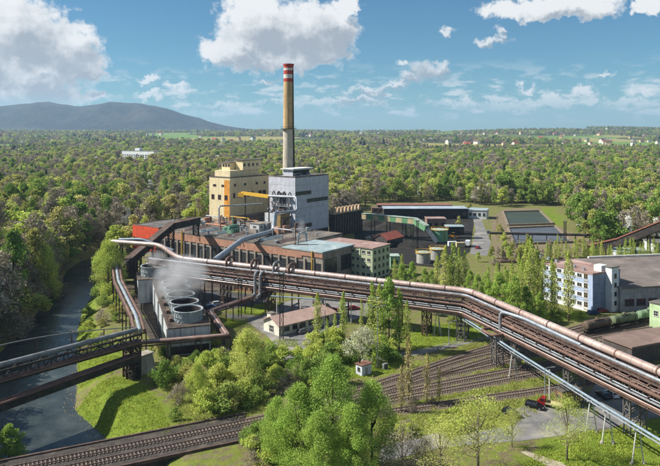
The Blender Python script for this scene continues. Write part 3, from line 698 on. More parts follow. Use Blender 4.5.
# --- white hut, utility box, brick shed
A = G(362, 376.5)
t = thing('relay_hut', 'tiny white relay hut with a brown lid and stove pipe', 'hut', (A.x, A.y, 0), R(40))
HUTW = mat('hut_wall', 'c9d0d6', 'b5bcc4', 1, .8, streak=.2)
part(t, 'wall', MB().box(0, 3.4, 0, 2.4, 0, 2.7), HUTW); part(t, 'roof', MB().box(-.25, 3.65, -.25, 2.65, 2.7, 2.9), mat('rust_roof', '7a5a4c', '68493c', .8, .9)); part(t, 'stove_pipe', MB().cyl(.8, 1.8, 2.9, 4.5, .22, n=10), DARKST, True)
win(t, 'L', 1.2, 1.6, .9, .9, 1, 1, FRAMED); part(t, 'door', MB().box(1.2, 2.0, -.05, 0, 0, 2), STEEL)
A = G(384, 370)
t = thing('utility_cabinet', 'small grey utility cabinet beside the relay hut', 'cabinet', (A.x, A.y, 0), R(40)); part(t, 'body', MB().box(0, 1.5, 0, .8, .1, 1.5), STEEL); part(t, 'plinth', MB().box(-.1, 1.6, -.1, .9, 0, .1), CONC); part(t, 'door', MB().box(.1, 1.4, -.04, 0, .2, 1.4), FRAMED)
loc, la, lb, _ = place(562.5, 391.5, 3.9, R(20), 555, 580)
t = thing('brick_shed', 'flat roofed brown brick shed under the pipe bridge', 'shed', loc, R(20))
BRK = mat('brown_brick', '8a6a55', '735642', 1.2, .9, bump=.3, streak=.3)
part(t, 'wall', MB().box(0, lb, 0, la, 0, 3.7), BRK); part(t, 'roof', MB().box(-.25, lb+.25, -.25, la+.25, 3.7, 3.95), ROOFG); part(t, 'door', MB().box(1, 2.2, -.06, 0, 0, 2.2), RUST); win(t, 'L', la/2, 2.1, 1.2, 1, 2, 1, FRAMED); win(t, 'R', lb*.7, 2.1, 1.4, 1, 2, 1, FRAMED)

# --- coal yard: gallery, sheds, silos, tanks
P = [at(363, 216, 404), at(415, 221, 384), at(427, 228.5, 376)]
o0 = (P[0].x, P[0].y, 0)
t = thing('conveyor_gallery', 'raised green and cream conveyor gallery over the coal yard', 'conveyor', o0)
GRN = mat('gallery_green', '6f9f76', '5b8a62', .6, .7, streak=.3); CRM = mat('gallery_cream', 'c2b48c', 'ada078', .6, .75, streak=.3); GRF = mat('gallery_roof', '9dac9f', '86958a', .5, .7)
def cv(P, Q, n, m1, m2, w=3.2, h=3.2):
    d = (Q-P); u = Vector((d.x, d.y, 0)).normalized(); s = Vector((-u.y, u.x, 0))
    for i in range(n):
        a = P+d*i/n; b = P+d*(i+1)/n-u*.06; part(t, 'panel', MB(o0).bar(a, b, w, h), m1 if i % 2 else m2)
    part(t, 'roof', MB(o0).bar(P+Vector((0,0,h/2+.12)), Q+Vector((0,0,h/2+.12)), w+.5, .24), GRF)
cv(P[0], P[1], 9, GRN, CRM); cv(P[1], P[2], 2, GRN, GRN)
for f in (.2, .5, .8, 1.0):
    c = P[0].lerp(P[1], f)
    for s in (-1, 1): part(t, 'leg', MB(o0).bar((c.x+s*1.2, c.y, 0), (c.x+s*.9, c.y, c.z-1.6), .45), DARKST)
c = P[2]; part(t, 'chute', MB(o0).bar(c, (c.x+5.5, c.y-1, 1), 2.2, 2.2), STEEL)
def gbox(name, label, cat, px0, px1, ytop, ybase, depth, mw, mr, th=0.0, nwin=0, group=None, rover=.4):
    D = F*H/(ybase-HY); x0 = (px0-CX)/F*D; w = (px1-px0)/F*D; z = H-(ytop-HY)*D/F
    t = thing(name, label, cat, (x0, D, 0), th, group)
    part(t, 'wall', MB().box(0, w, 0, depth, 0, z-.4), mw); part(t, 'roof', MB().box(-rover, w+rover, -rover, depth+rover, z-.4, z), mr)
    for i in range(nwin): win(t, 'R', w*(i+.5)/nwin, z*.5, w/nwin*.55, z*.3, 2, 1, FRAMED)
    return t, w, z
BGR = mat('blue_grey_roof', '97a3ad', '838f99', .3, .7, c3='a7b0b6')
gbox('coal_shed', 'long open coal shed with a blue grey roof behind the green gallery', 'shed', 384, 468, 208.5, 219, 16, DARKST, BGR, nwin=12)
gbox('rear_shed', 'long low dark shed with a red brown roof at the edge of the wood', 'shed', 378, 452, 205, 212.5, 12, DARKST, mat('red_brown_roof', '8a5f52', '744e43', .4, .9), nwin=14)
gbox('pink_shed', 'short pinkish shed beside the long dark roof', 'shed', 372, 384, 208, 213, 8, HB, ROOFP, nwin=2)
t, w, z = gbox('crusher_house', 'plain brown block behind the green tank', 'building', 427, 446, 218.5, 231, 9, mat('brown_render', '94796a', '806759', .5, .9, streak=.3), ROOFP, nwin=3)
gbox('weigh_shed', 'low grey roofed shed behind the white containers', 'shed', 447, 464, 226.5, 235, 8, DARKST, ROOFT, nwin=3)
t, w, z = gbox('garage', 'white gable garage with a grey roof by the access road', 'building', 468, 486, 209.5, 218.5, 14, WHT, ROOFT, th=R(-20), nwin=4)
for i, px in enumerate((406.5, 411.8)):
    A = G(px, 237.5); t = thing('silo', 'slim cream silo standing under the green gallery', 'silo', (A.x, A.y, 0), 0, 'pair of cream silos in the coal yard')
    part(t, 'shell', MB().cyl(0, 0, 1.6, 7.6, 1.25, n=18), CRM, True); part(t, 'cap', MB().cyl(0, 0, 7.6, 8.4, 1.35, .4, 18), GRF, True); part(t, 'cone', MB().cyl(0, 0, .5, 1.6, .4, 1.25, 18), CRM, True)
    for a in range(4): part(t, 'leg', MB().bar((math.cos(a*1.57+.78)*1.1, math.sin(a*1.57+.78)*1.1, 0), (math.cos(a*1.57+.78)*1.1, math.sin(a*1.57+.78)*1.1, 1.9), .22), DARKST)
def tank(name, label, px, py, r, h, m, rim, group=None, rimw=.5):
    A = G(px, py); t = thing(name, label, 'tank', (A.x, A.y+r, 0), 0, group)
    part(t, 'shell', MB().cyl(0, 0, 0, h, r, n=32), m, True); part(t, 'roof', MB().cyl(0, 0, h, h+.5, r*.97, r*.15, 32), GRF, True)
    part(t, 'walkway', MB().ring(0, 0, h-.25, h, r, r+rimw), rim); part(t, 'railing', MB().ring(0, 0, h+.9, h+1.0, r+rimw-.12, r+rimw), rim)
    for k in range(12): part(t, 'rail_post', MB().bar(((r+rimw-.06)*math.cos(k*.5236), (r+rimw-.06)*math.sin(k*.5236), h), ((r+rimw-.06)*math.cos(k*.5236), (r+rimw-.06)*math.sin(k*.5236), h+.95), .07), rim)
    part(t, 'ladder', MB().bar((r*.5, -r*.9, 0), (r*.5, -r*.9, h), .5, .15), rim)
    return t
TGR = mat('tank_green', '7fb08a', '6c9c77', .5, .6, streak=.35); TGY = mat('tank_grey', 'aaaaa2', '94948c', .5, .7, streak=.4)
tank('storage_tank', 'pale green steel storage tank in the coal yard', 441, 242.5, 4.6, 7.0, TGR, YEL)
tank('clarifier_tank', 'grey round tank with a yellow railing nearer the poplars', 424.5, 264, 3.4, 5.2, TGY, YEL)
tank('clarifier_tank', 'grey round tank with a yellow railing nearer the green tank', 438, 260.5, 3.4, 5.4, TGY, YEL)
tank('drum_tank', 'small cream round tank beside the red tiled store', 369, 244, 1.9, 3.4, CRM, RUST, rimw=.2)
A = G(387, 248)
t = thing('tiled_store', 'dark store with a red tiled gable roof', 'building', (A.x, A.y, 0), TH)
part(t, 'wall', MB().box(0, 17, 0, 9, 0, 4.2).add([(0,0,4.2),(0,9,4.2),(0,4.5,7.0)], [(0,2,1)]), BUN); part(t, 'roof', gable(-.4, 17.4, -.6, 9.6, 4.0, 7.1), mat('red_tiles', '9a5446', '82443a', .7, .9, bump=.5, bscale=3, c3='a86a58'))
for i in range(5): win(t, 'R', 1.9+3.3*i, 2.2, 1.8, 1.6, 2, 1, FRAMED)
gbox('switch_house', 'low mint green switch house behind the office block', 'building', 390.5, 399, 256, 268, 6, mat('mint_paint', '9cc4a8', '88b294', .6, .8, streak=.3), GRF, nwin=2)
def mound(name, label, px, py, r, h, seed):
    A = G(px, py); m = MB(); n = 20; rn = random.Random(seed); m.v.append(Vector((0,0,h)))
    for j in range(1, 6):
        for k in range(n):
            t_ = 2*math.pi*k/n; rr = r*j/5*(1+.18*noise.noise((math.cos(t_)*2, math.sin(t_)*2, seed))); m.v.append(Vector((rr*math.cos(t_)*1.6, rr*math.sin(t_), max(0, h*(1-(j/5)**1.3)+.3*rn.uniform(-1,1)*(j < 5)))))
    for k in range(n): m.f.append((0, 1+k, 1+(k+1) % n))
    for j in range(4):
        for k in range(n): a = 1+j*n; m.f.append((a+k, a+n+k, a+n+(k+1) % n, a+(k+1) % n))
    me = m.mesh(name, True); o = link(name, me, COALM); o.location = (A.x, A.y, 0); tag(o, label, 'coal heap', kind=None); return o
for i, (px, py, r, h, lb_) in enumerate(((372, 226, 7, 5, 'black coal heap between the bunker and the gallery legs'), (392, 228, 8, 5, 'black coal heap under the middle of the green gallery'), (420, 231, 6, 3.5, 'small black coal heap beside the silos'), (410, 246, 9, 2.2, 'low black coal heap before the silos'))): mound('coal_heap', lb_, px, py, r, h, i*3.1+1)

gbox('pump_shed', 'low brown shed under the pipe loops beside the dark yard', 'shed', 234, 262, 281.5, 290.5, 6, HB, ROOFG, th=R(-24), nwin=5)
# --- settling ponds
def conc_pond(label, pts, watercol, name='settling_pond'):
    W_ = [G(a, b) for a, b in pts]; c = sum(W_, Vector())/4; o = (c.x, c.y, 0)
    t = thing(name, label, 'pond', o); m = MB(o)
    m.add([(p.x, p.y, .35) for p in W_], [(0,1,2,3)]); part(t, 'water', m, mat(watercol[0], watercol[1], watercol[2], .05, .45, spec=.3))
    for i in range(4):
        p, q = W_[i], W_[(i+1) % 4]; part(t, 'wall', MB(o).bar(p+Vector((0,0,.6)), q+Vector((0,0,.6)), 1.3, 1.2), mat('old_concrete', '8b7d6c', '75695a', .5, .9, streak=.4))
conc_pond('far settling pond with dark green water', [(508,226),(553,224.5),(540,211.5),(503,212.5)], ('pond_green', '3d4638', '2f382c'))
conc_pond('near settling pond with grey water', [(514,245),(572,243),(555,227),(508,229)], ('pond_grey', '55595f', '45494f'))
A, B = G(490, 233, 4), G(590, 235, 4)
t = thing('pond_pipe', 'black pipe on posts running across the settling ponds', 'pipe', (A.x, A.y, 0)); o0 = (A.x, A.y, 0)
part(t, 'pipe', MB(o0).tube([A, B], .75, 10), DARKST, True)
for i in range(8): c = A.lerp(B, i/7); part(t, 'post', MB(o0).bar((c.x, c.y, 0), (c.x, c.y, 3.8), .4), RUST)
P1, P2, P3 = at(590, 245, 335), at(620, 238, 325), at(680, 214, 300)
o0 = (P1.x, P1.y, 0); t = thing('rising_gallery', 'rusty roofed conveyor gallery climbing above the poplars', 'conveyor', o0)
for a, b in ((P1, P2), (P2, P3)):
    part(t, 'gallery', MB(o0).bar(a-Vector((0,0,2)), b-Vector((0,0,2)), 3.4, 3.8), DARKST); part(t, 'roof', MB(o0).bar(a+Vector((0,0,.1)), b+Vector((0,0,.1)), 4.2, .5), mat('rust_red_roof', '96604d', '804f3f', .6, .85))
for i in range(7):
    c = P1.lerp(P2, i/2) if i < 2 else P2.lerp(P3, (i-2)/4)
    for s in (-1.4, 1.4): part(t, 'leg', MB(o0).bar((c.x, c.y+s, 0), (c.x, c.y+s*.8, c.z-3.5), .5), DARKST)
A, B = G(500, 262, 5), G(590, 258, 5); o0 = (A.x, A.y, 0)
t = thing('low_pipe_rack', 'brown low pipe rack behind the poplar row', 'pipe rack', o0)
for s, r_ in ((0, .5), (1.3, .4), (2.3, .3)): part(t, 'pipe', MB(o0).tube([A+Vector((0,s,0)), B+Vector((0,s,0))], r_, 8), RUST, True)
for i in range(9): c = A.lerp(B, i/8); part(t, 'post', MB(o0).bar((c.x, c.y+1, 0), (c.x, c.y+1, 4.6), .4), DARKST)
t, w, z = gbox('pale_shed', 'long pale shed behind the poplar row', 'shed', 618, 652, 252, 263, 12, WHT, ROOFT, nwin=9)
t, w, z = gbox('white_store', 'white walled store under the rising gallery', 'building', 655, 690, 243, 262, 12, WHT, ROOFG, nwin=3)
# --- white slab block in the wood at the left
t, w, z = gbox('hospital_block', 'long white flat roofed block standing in the wood', 'building', 122, 164, 150.5, 162, 22, mat('hospital_white', 'e4e6e6', 'd4d6d6', .1, .7), ROOFG, th=R(-28))
for k in range(4):
    for i in range(14): win(t, 'R', w*(i+.5)/14, 2.6+4.1*k, 4.2, 2.0, 1, 1, FRAMED)
part(t, 'roof_box', MB().box(w*.35, w*.5, 5, 14, z, z+5), MATS['hospital_white'])
# ------------------------------------------------------------------ pipe bridges
PINK = mat('primer_pipe', 'b89f93', 'a68a7c', .35, .30, .55, c3='c4aea2', streak=.1)
PB = PINK.node_tree.nodes['Principled BSDF']; PB.inputs['Metallic'].default_value = .2; PB.inputs['Roughness'].default_value = .45; PB.inputs['Coat Weight'].default_value = 1.0; PB.inputs['Coat Roughness'].default_value = .24; PB.inputs['Coat IOR'].default_value = 1.9
BRN = mat('brown_pipe', '71574d', '5a453c', .5, .65, .1, c3='84685a', streak=.3)
SILV = mat('lagged_pipe', 'a0a8ae', '868e95', .5, .5, .4, streak=.25)
GRYP = mat('grey_pipe', '8a8c8d', '707274', .5, .6, .2, streak=.3)
BLUP = mat('light_blue_pipe', '8b9ba8', '76868f', .6, .55, .15)
DECK = mat('steel_deck', '5c4a43', '463934', .6, .85, c3='6f5a4f')
Zv = Vector((0,0,1)); GST = mat('gantry_steel', '64504a', '4c3d37', .7, .8, .1, c3='76604f')
M1, M3, M4 = G(178, 258, 15), G(470, 291, 15), G(660, 372, 15)
u1 = (M3-M1).normalized(); u2 = (M4-M3).normalized(); M0 = M1-u1*13; M5 = M4+u2*26
f1 = Vector((u1.y, -u1.x, 0)); f2 = Vector((u2.y, -u2.x, 0))
if f1.y > 0: f1 = -f1
if f2.x > 0: f2 = -f2
mit = (f1+f2).normalized(); mk = 1/mit.dot(f1)
def offs(s, z, a=None, b=None):
    P = [(a or M0)+f1*s, M3+mit*(s*mk), (b or M5)+f2*s]
    return [Vector((p.x, p.y, z)) for p in P]
o0 = (M3.x, M3.y, 0)
br = thing('pipe_bridge', 'long rusty steel pipe bridge carrying a thick pinkish gas pipe', 'pipe bridge', o0)
L1_, L0_ = G(160, 245, 19.2), G(112, 241.5, 19.2)
m1 = Vector((M1.x, M1.y, 15))
gas = part(br, 'gas_pipe', MB(o0).tube([L0_, L1_, m1, offs(0, 15)[1], offs(0, 15)[2]], .9, 24, bend=3.5), PINK, True, label='thick pinkish gas pipe on top of the bridge')
pl = offs(0, 15)
def along(P, step, start=0):
    out = []
    for a, b in zip(P, P[1:]):
        d = (b-a); n = int((d.length-start)/step); out += [(a+d.normalized()*(start+step*i), d.normalized()) for i in range(n+1)]
    return out
for c, d in along([m1, pl[1], pl[2]], 11.5, 3):
    part(gas, 'flange', MB(o0).tube([c-d*.16, c+d*.16], 1.02, 20), BRN, True)
    part(br, 'saddle', MB(o0).bar(c-Zv*1.9, c-Zv*.75, 1.3, .5, up=d), DECK)
for (s, z, r_, m) in ((1.75, 13.95, .42, SILV), (-1.6, 14.0, .35, GRYP), (3.0, 11.3, .42, BRN), (2.2, 10.9, .3, GRYP), (1.2, 10.9, .35, BRN), (3.3, 9.7, .26, GRYP), (2.7, 9.5, .2, SILV), (3.5, 8.75, .42, BRN), (1.0, 8.9, .45, BRN), (-1.2, 10.9, .4, BRN), (-1.5, 8.9, .4, GRYP), (3.05, 12.3, .22, PINK), (3.35, 10.35, .16, SILV), (3.45, 12.75, .14, BRN), (2.0, 9.6, .24, PINK), (.2, 11.0, .3, SILV), (3.9, 9.2, .18, PINK), (2.9, 14.0, .16, RUST), (-.2, 13.6, .16, BRN)):
    part(br, 'pipe', MB(o0).tube(offs(s, z), r_, 10, bend=1.5), m, True)
for (s, z, w, h) in ((-2.3, 13.2, .35, .4), (2.6, 13.2, .35, .4), (-2.3, 8.1, .35, .4), (2.75, 8.1, .35, .4)):
    P = offs(s, z); part(br, 'chord', MB(o0).bar(P[0], P[1], w, h).bar(P[1], P[2], w, h), DECK)
for zz in (13.15, 10.4, 8.2):
    P, Q = offs(-2.1, zz), offs(2.4, zz); m = MB(o0)
    for i in range(2): m.add([P[i], Q[i], Q[i+1], P[i+1]] + [p-Zv*.12 for p in (P[i], Q[i], Q[i+1], P[i+1])], [(0,1,2,3),(7,6,5,4),(0,4,5,1),(1,5,6,2),(2,6,7,3),(3,7,4,0)])
    part(br, 'walkway', m, DECK)
for s in (-2.3, 2.65):
    A, B = offs(s, 13.0), offs(s, 8.3)
    for i in range(2): part(br, 'bracing', MB(o0).lattice(A[i], A[i+1], B[i], B[i+1], 2.6, .24), GST)
for s in (2.9, 3.6):
    P = offs(s, 9.95 if s < 3 else 8.2); part(br, 'cable_tray', MB(o0).bar(P[0], P[1], .45, .12).bar(P[1], P[2], .45, .12), GST)
m = MB(o0)
for zz in (13.0, 10.5, 8.3):
    A, B = offs(-2.6, zz), offs(3.9, zz)
    for i in range(2):
        n_ = int((A[i+1]-A[i]).length/5.2)
        for k in range(n_+1): m.bar(A[i].lerp(A[i+1], k/n_), B[i].lerp(B[i+1], k/n_), .28, .3)
part(br, 'cross_beams', m, GST, kind='stuff')
m = MB(o0); P = offs(1.75, 13.95)
for c, d in along(P, 2.4): m.tube([c-d*.05, c+d*.05], .45, 12)
P = offs(0, 15)
for c, d in along([m1, P[1], P[2]], 2.9, 1.4): m.tube([c-d*.04, c+d*.04], .925, 24)
part(br, 'cladding_bands', m, GRYP, True, kind='stuff')
YR = mat('yellow_rail', '94825a', '7d6c48', 1, .7)
for s, z in ((3.05, 10.45), (2.7, 13.25)):
    m = MB(o0); P = offs(s, z)
    for i in range(2):
        for dz in (.55, 1.1): m.bar(P[i]+Zv*dz, P[i+1]+Zv*dz, .07)
        n = int((P[i+1]-P[i]).length/1.8)
        for k in range(n+1): c = P[i].lerp(P[i+1], k/n); m.bar(c, c+Zv*1.1, .07)
    part(br, 'railing', m, YR if z < 12 else RUST)
def lat_tower(parent, name, c, u, f, w, d, z1, m, o, wt=.3, z0=0.0):
    """four legged braced trestle from z0 to z1 centred at c; u, f are the ground axes"""
    mb = MB(o); C = [c+u*(a*w/2)+f*(b*d/2) for a, b in ((-1,-1),(1,-1),(1,1),(-1,1))]
    for p in C: mb.bar((p.x,p.y,z0), (p.x,p.y,z1), wt)
    n = max(1, round((z1-z0)/2.6))
    for i in range(4):
        p, q = C[i], C[(i+1) % 4]
        for k in range(n):
            za, zb = z0+(z1-z0)*k/n, z0+(z1-z0)*(k+1)/n
            mb.bar((p.x,p.y,za), (q.x,q.y,zb), wt*.5); mb.bar((q.x,q.y,za), (p.x,p.y,zb), wt*.5); mb.bar((p.x,p.y,zb), (q.x,q.y,zb), wt*.5)
    return part(parent, name, mb, m)
SUPM = mat('support_steel', '7b7672', '67625e', .8, .7, .2)
for t_ in (.03, .2, .37, .54, .72, .88): c = M1.lerp(M3, t_); lat_tower(br, 'support_tower', Vector((c.x,c.y,0))+f1*.4, u1, f1, 1.6, 4.4, 8, RUST, o0)
lat_tower(br, 'support_tower', Vector((M3.x,M3.y,0))+mit*.4-u1*2, u1, f1, 2.4, 4.6, 8, SUPM, o0)
Lr = (M5-M3).length
for dd in (26, 47, 66): c = M3+u2*dd; lat_tower(br, 'support_tower', Vector((c.x,c.y,0))+f2*.4, u2, f2, 1.8, 4.4, 8, SUPM, o0)
for t_ in (.13, .29, .46, .63, .8):
    c = M1.lerp(M3, t_)
    for s in (-2, 2.6): part(br, 'column', MB(o0).bar((c.x+f1.x*s, c.y+f1.y*s, 0), (c.x+f1.x*s, c.y+f1.y*s, 8), .45), RUST)
for px in (229, 254, 276, 291):                           # pipe loops over the gas pipe towards the hall
    k = (px-CX)/F; s = (k*M1.y-M1.x)/(u1.x-k*u1.y); c = M1+u1*s; g = lambda off, z: Vector((c.x+f1.x*off, c.y+f1.y*off, z))
    part(br, 'pipe_loop', MB(o0).tube([g(1.6, 12.5), g(1.6, 17.3), g(-3.2, 17.3), g(-3.2, 11), g(-9, 11)], .5, 12, bend=1.6), BRN if px != 276 else GRYP, True)
for px in (262, 267):                                     # grey drop pipes
    k = (px-CX)/F; s = (k*M1.y-M1.x)/(u1.x-k*u1.y); c = M1+u1*s; g = lambda off, z: Vector((c.x+f1.x*off, c.y+f1.y*off, z))
    part(br, 'drop_pipe', MB(o0).tube([g(.8, 13.9), g(4.4, 13.9), g(4.4, 6.4), g(6.6, 6.0)], .55, 12, bend=1.4), GRYP, True)
c = M3+u2*21; g = lambda al, off, z: Vector((c.x+u2.x*al+f2.x*off, c.y+u2.y*al+f2.y*off, z))
part(br, 'expansion_loop', MB(o0).tube([g(0, 3.4, 8.9), g(0, 3.4, 14.6), g(9, 2.2, 14.8), g(30, 1.75, 14.2)], .45, 12, bend=2), SILV, True)
part(br, 'expansion_loop', MB(o0).tube([g(-4, 3.5, 8.75), g(-4, 7.0, 8.75), g(2, 7.0, 8.75), g(2, 3.5, 8.75)], .42, 12, bend=1.8), BRN, True)
lat_tower(br, 'loop_tower', g(1, 5.0, 0), u2, f2, 2.2, 2.2, 8.3, SUPM, o0)
part(br, 'end_support', MB(o0).tube([L0_+Vector((0,0,-19.2)), L0_+Vector((0,0,-1))], .5, 10), RUST, True)
lat_tower(br, 'support_tower', Vector((L1_.x, L1_.y, 0)), u1, f1, 1.6, 3, 18.2, RUST, o0)
lat_tower(br, 'support_tower', Vector((L0_.x+3, L0_.y-1, 0)), u1, f1, 1.6, 3, 18.2, DARKST, o0)
part(br, 'side_pipe', MB(o0).tube([L0_+Vector((2,3,.4)), L0_+Vector((12,0,1.0)), L1_+Vector((4,5,-3))], .5, 10, bend=2), BLUP, True)

# --- light blue pipe on white frames
Q = [G(271, 296, 7.2), G(372, 303, 7.2), G(461, 316, 7.2), G(515, 351, 7.2), G(605, 407, 7.2), G(660, 440, 7.2)]
Q.append(Q[-1]+(Q[-1]-Q[-2])*1.4); o0 = (Q[2].x, Q[2].y, 0)
bp = thing('blue_pipeline', 'light blue pipe raised on slender white trestle legs', 'pipeline', o0)
part(bp, 'pipe', MB(o0).tube(Q, .27, 12, bend=1.2), BLUP, True); Q2 = [q+Vector((-.75, .3, -.35)) for q in Q[2:]]
part(bp, 'pipe', MB(o0).tube(Q2, .16, 8), SILV, True)
WLEG = mat('white_leg', 'cfcfca', 'b5b4ae', 1.5, .7, streak=.3)
for px, py in ((434.7, 338), (515, 378), (590.4, 433.5), (605, 444), (635.4, 465), (676, 492)):
    A = G(px, py); 
    best = min(((a.lerp(b, k/40)) for a, b in zip(Q, Q[1:]) for k in range(41)), key=lambda p: (p.xy-A.xy).length); c = best
    fr = part(bp, 'trestle', MB(o0).bar((c.x-.9, c.y, 6.6), (c.x+.9, c.y, 6.6), .22), WLEG); part(fr, 'crossbar', MB(o0).bar((c.x-.75, c.y, 3.2), (c.x+.75, c.y, 3.2), .12), WLEG)
    for s in (-1, 1):
        part(fr, 'leg', MB(o0).tube([(c.x+s*1.15, c.y, 0), (c.x+s*.28, c.y, 6.75)], .13, 8), WLEG, True); part(fr, 'footing', MB(o0).cyl(c.x+s*1.15, c.y, 0, .5, .42, .34, 10), CONC)
        if px < 440: part(fr, 'leg', MB(o0).tube([(c.x+s*.9, c.y+1.6, 0), (c.x+s*.28, c.y, 6.75)], .13, 8), WLEG, True)
for t_ in (.06, .3, .55, .8):
    c = Q[0].lerp(Q[1], t_); part(bp, 'post', MB(o0).tube([(c.x, c.y, 0), (c.x, c.y, 7)], .14, 8), WLEG, True)
c = G(549.5, 401); part(bp, 'post', MB(o0).tube([(c.x, c.y, 0), (c.x, c.y, 7.4)], .17, 8), WLEG, True)

# --- big grey flue duct from the boilers over the hall roof to the bridge
P = [at(268.8, 196, 352), at(296.7, 197, 338), at(297, 211, 335), at(275.2, 212.7, 327), at(273.6, 231, 324), at(242, 240, 285), at(214.5, 260.5, 248.5)]
o0 = (P[4].x, P[4].y, 0); t = thing('flue_duct', 'pale grey flue duct sloping from the boiler tower over the hall roof', 'duct', o0)
part(t, 'duct', MB(o0).tube(P[3:], 1.15, 16, bend=3), SILV, True); part(t, 'upper_duct', MB(o0).tube(P[:4], .6, 12, bend=2), SILV, True)
for c in (P[5], P[4].lerp(P[5], .5)): part(t, 'stand', MB(o0).bar((c.x-1, c.y, 13.9), (c.x-.3, c.y, c.z-1), .25).bar((c.x+1, c.y, 13.9), (c.x+.3, c.y, c.z-1), .25), DARKST)
c = P[5].lerp(P[6], .55); part(t, 'stand', MB(o0).bar((c.x-1.6, c.y, 0), (c.x-.3, c.y, c.z-1), .4).bar((c.x+1.6, c.y, 0), (c.x+.3, c.y, c.z-1), .4), DARKST)
P = [at(219, 222, 345), at(219, 206, 345), at(234, 205.5, 352), at(262, 203.5, 356)]
o0 = (P[0].x, P[0].y, 0); t = thing('roof_pipe', 'thin grey pipe loop rising before the beige boiler house', 'pipe', o0)
part(t, 'pipe', MB(o0).tube([Vector((P[0].x, P[0].y, 10))]+P[1:], .4, 10, bend=1.5), STEEL, True); part(t, 'base', MB(o0).cyl(P[0].x, P[0].y, 0, 10, .6, n=10), RUST)
A = G(298, 245, 13.9); t = thing('vent_arch', 'bent grey steam vent on the hall roof below the boiler tower', 'vent', A)
part(t, 'pipe', MB().tube([(0,0,0),(0,0,5),(3.6,1,5.6),(3.6,1,1.2)], .45, 12, bend=1.6), SILV, True); part(t, 'riser', MB().tube([(-1.2,0,0),(-1.2,0,7)], .16, 8), DARKST, True); part(t, 'base', MB().box(-2,4.5,-1,2,0,.15), RUST)

# --- sooty conveyor climbing at the left end
P = [at(117.5, 271, 262), at(171, 226.5, 298), at(198, 220.5, 318)]; o0 = (P[0].x, P[0].y, 0)
t = thing('coal_conveyor', 'black covered coal conveyor climbing to the orange hall end', 'conveyor', o0)
for a, b in ((P[0], P[1]), (P[1], P[2])): part(t, 'gallery', MB(o0).bar(a, b, 3.0, 2.8), DARKST); part(t, 'roof', MB(o0).bar(a+Zv*1.55, b+Zv*1.55, 3.4, .2), RUST)
for s in (-1.75, 1.75): part(t, 'side_truss', MB(o0).lattice(P[0]+Vector((s,0,1.3)), P[1]+Vector((s,0,1.3)), P[0]+Vector((s,0,-1.6)), P[1]+Vector((s,0,-1.6)), 3, .2), RUST)
part(t, 'roof_rail', MB(o0).bar(P[0]+Vector((1.6,0,2.4)), P[1]+Vector((1.6,0,2.4)), .12), SILV)
for f_ in (.02, .35, .68, 1): c = P[0].lerp(P[1], f_); lat_tower(t, 'trestle', Vector((c.x, c.y, 0)), Vector((1,0,0)), Vector((0,1,0)), 2.4, 2, c.z-1.4, DARKST, o0, .35)
lat_tower(t, 'trestle', Vector((P[2].x-1, P[2].y, 0)), Vector((1,0,0)), Vector((0,1,0)), 2.4, 2, P[2].z-1.4, DARKST, o0, .35, 13.9)
A = G(128, 284); t = thing('transfer_tower', 'dark steel transfer house at the foot of the coal conveyor', 'building', (A.x, A.y, 0), R(19))
part(t, 'wall', MB().box(-3, 4, 0, 6, 2, 9.5), BUN); part(t, 'roof', MB().box(-3.3, 4.3, -.3, 6.3, 9.5, 9.8), RUST)
for x in (-2.7, 3.4):
    for y in (.3, 5.4): part(t, 'leg', MB().box(x, x+.4, y, y+.4, 0, 2), DARKST)
win(t, 'R', .5, 6, 2, 1.4, 2, 1, FRAMED)

# --- low pipe rack left of the cooling cells
def rack(name, label, P, pipes, step, post=.3, cat='pipe rack', zdrop=.7, postm=None, base=None, width=None):
    o0 = (P[0].x, P[0].y, 0); t = thing(name, label, cat, o0)
    def off(s, dz):
        out = []
        for i, p in enumerate(P):
            d = (P[min(i+1, len(P)-1)]-P[max(i-1, 0)]); n = Vector((d.y, -d.x, 0)).normalized(); out.append(p+n*s+Zv*dz)
        return out
    for s, dz, r_, m in pipes: part(t, 'pipe', MB(o0).tube(off(s, dz), r_, 10, bend=1.2), m, True)
    ss = [p[0] for p in pipes]; lo, hi = min(ss)-.4, max(ss)+.4
    A, B = off(lo, -zdrop), off(hi, -zdrop)
    for Pp in (A, B):
        m = MB(o0)
        for a, b in zip(Pp, Pp[1:]): m.bar(a, b, .25, .35)
        part(t, 'beam', m, DECK)
    for i in range(len(P)-1):
        n = max(1, round((P[i+1]-P[i]).length/step))
        for k in range(n+(i == len(P)-2)):
            f_ = k/n; a = A[i].lerp(A[i+1], f_); b = B[i].lerp(B[i+1], f_); m = MB(o0)
            for c in (a, b): gz = max(hgt(c.x, c.y), WATER-1); m.bar((c.x, c.y, gz), c, post)
            m.bar(a, b, .3, .35); part(t, 'bent', m, postm or RUST)
    return t
P = [at(116, 264, 258), G(118.5, 281, 10), G(136, 316, 10), G(140, 331, 9.5)]
rack('pipe_rack', 'pipe rack with a silver and a brown pipe beside the river bank', P, [(-1.2, 0, .5, BRN), (0, .1, .55, SILV), (1.3, 0, .45, BRN)], 10)
P = [G(126, 344, 5.6), G(139.4, 342.5, 5.6), G(226.7, 335, 5.6), G(209.7, 311, 5.6), G(265.5, 292, 5.8)]
rack('pipe_rack', 'brown pipe rack bent round the near end of the cooling cells', P, [(-.9, 0, .4, BRN), (0, .1, .36, PINK), (.9, 0, .4, BRN)], 9)
P = [G(300, 283, 3.5), G(262, 281, 3.5), G(215, 274, 3.5)]
rack('pipe_rack', 'low pipe rack in the shade behind the gas pipe', P, [(-.8, 0, .3, SILV), (0, .1, .36, BRN), (.9, 0, .3, GRYP)], 8)

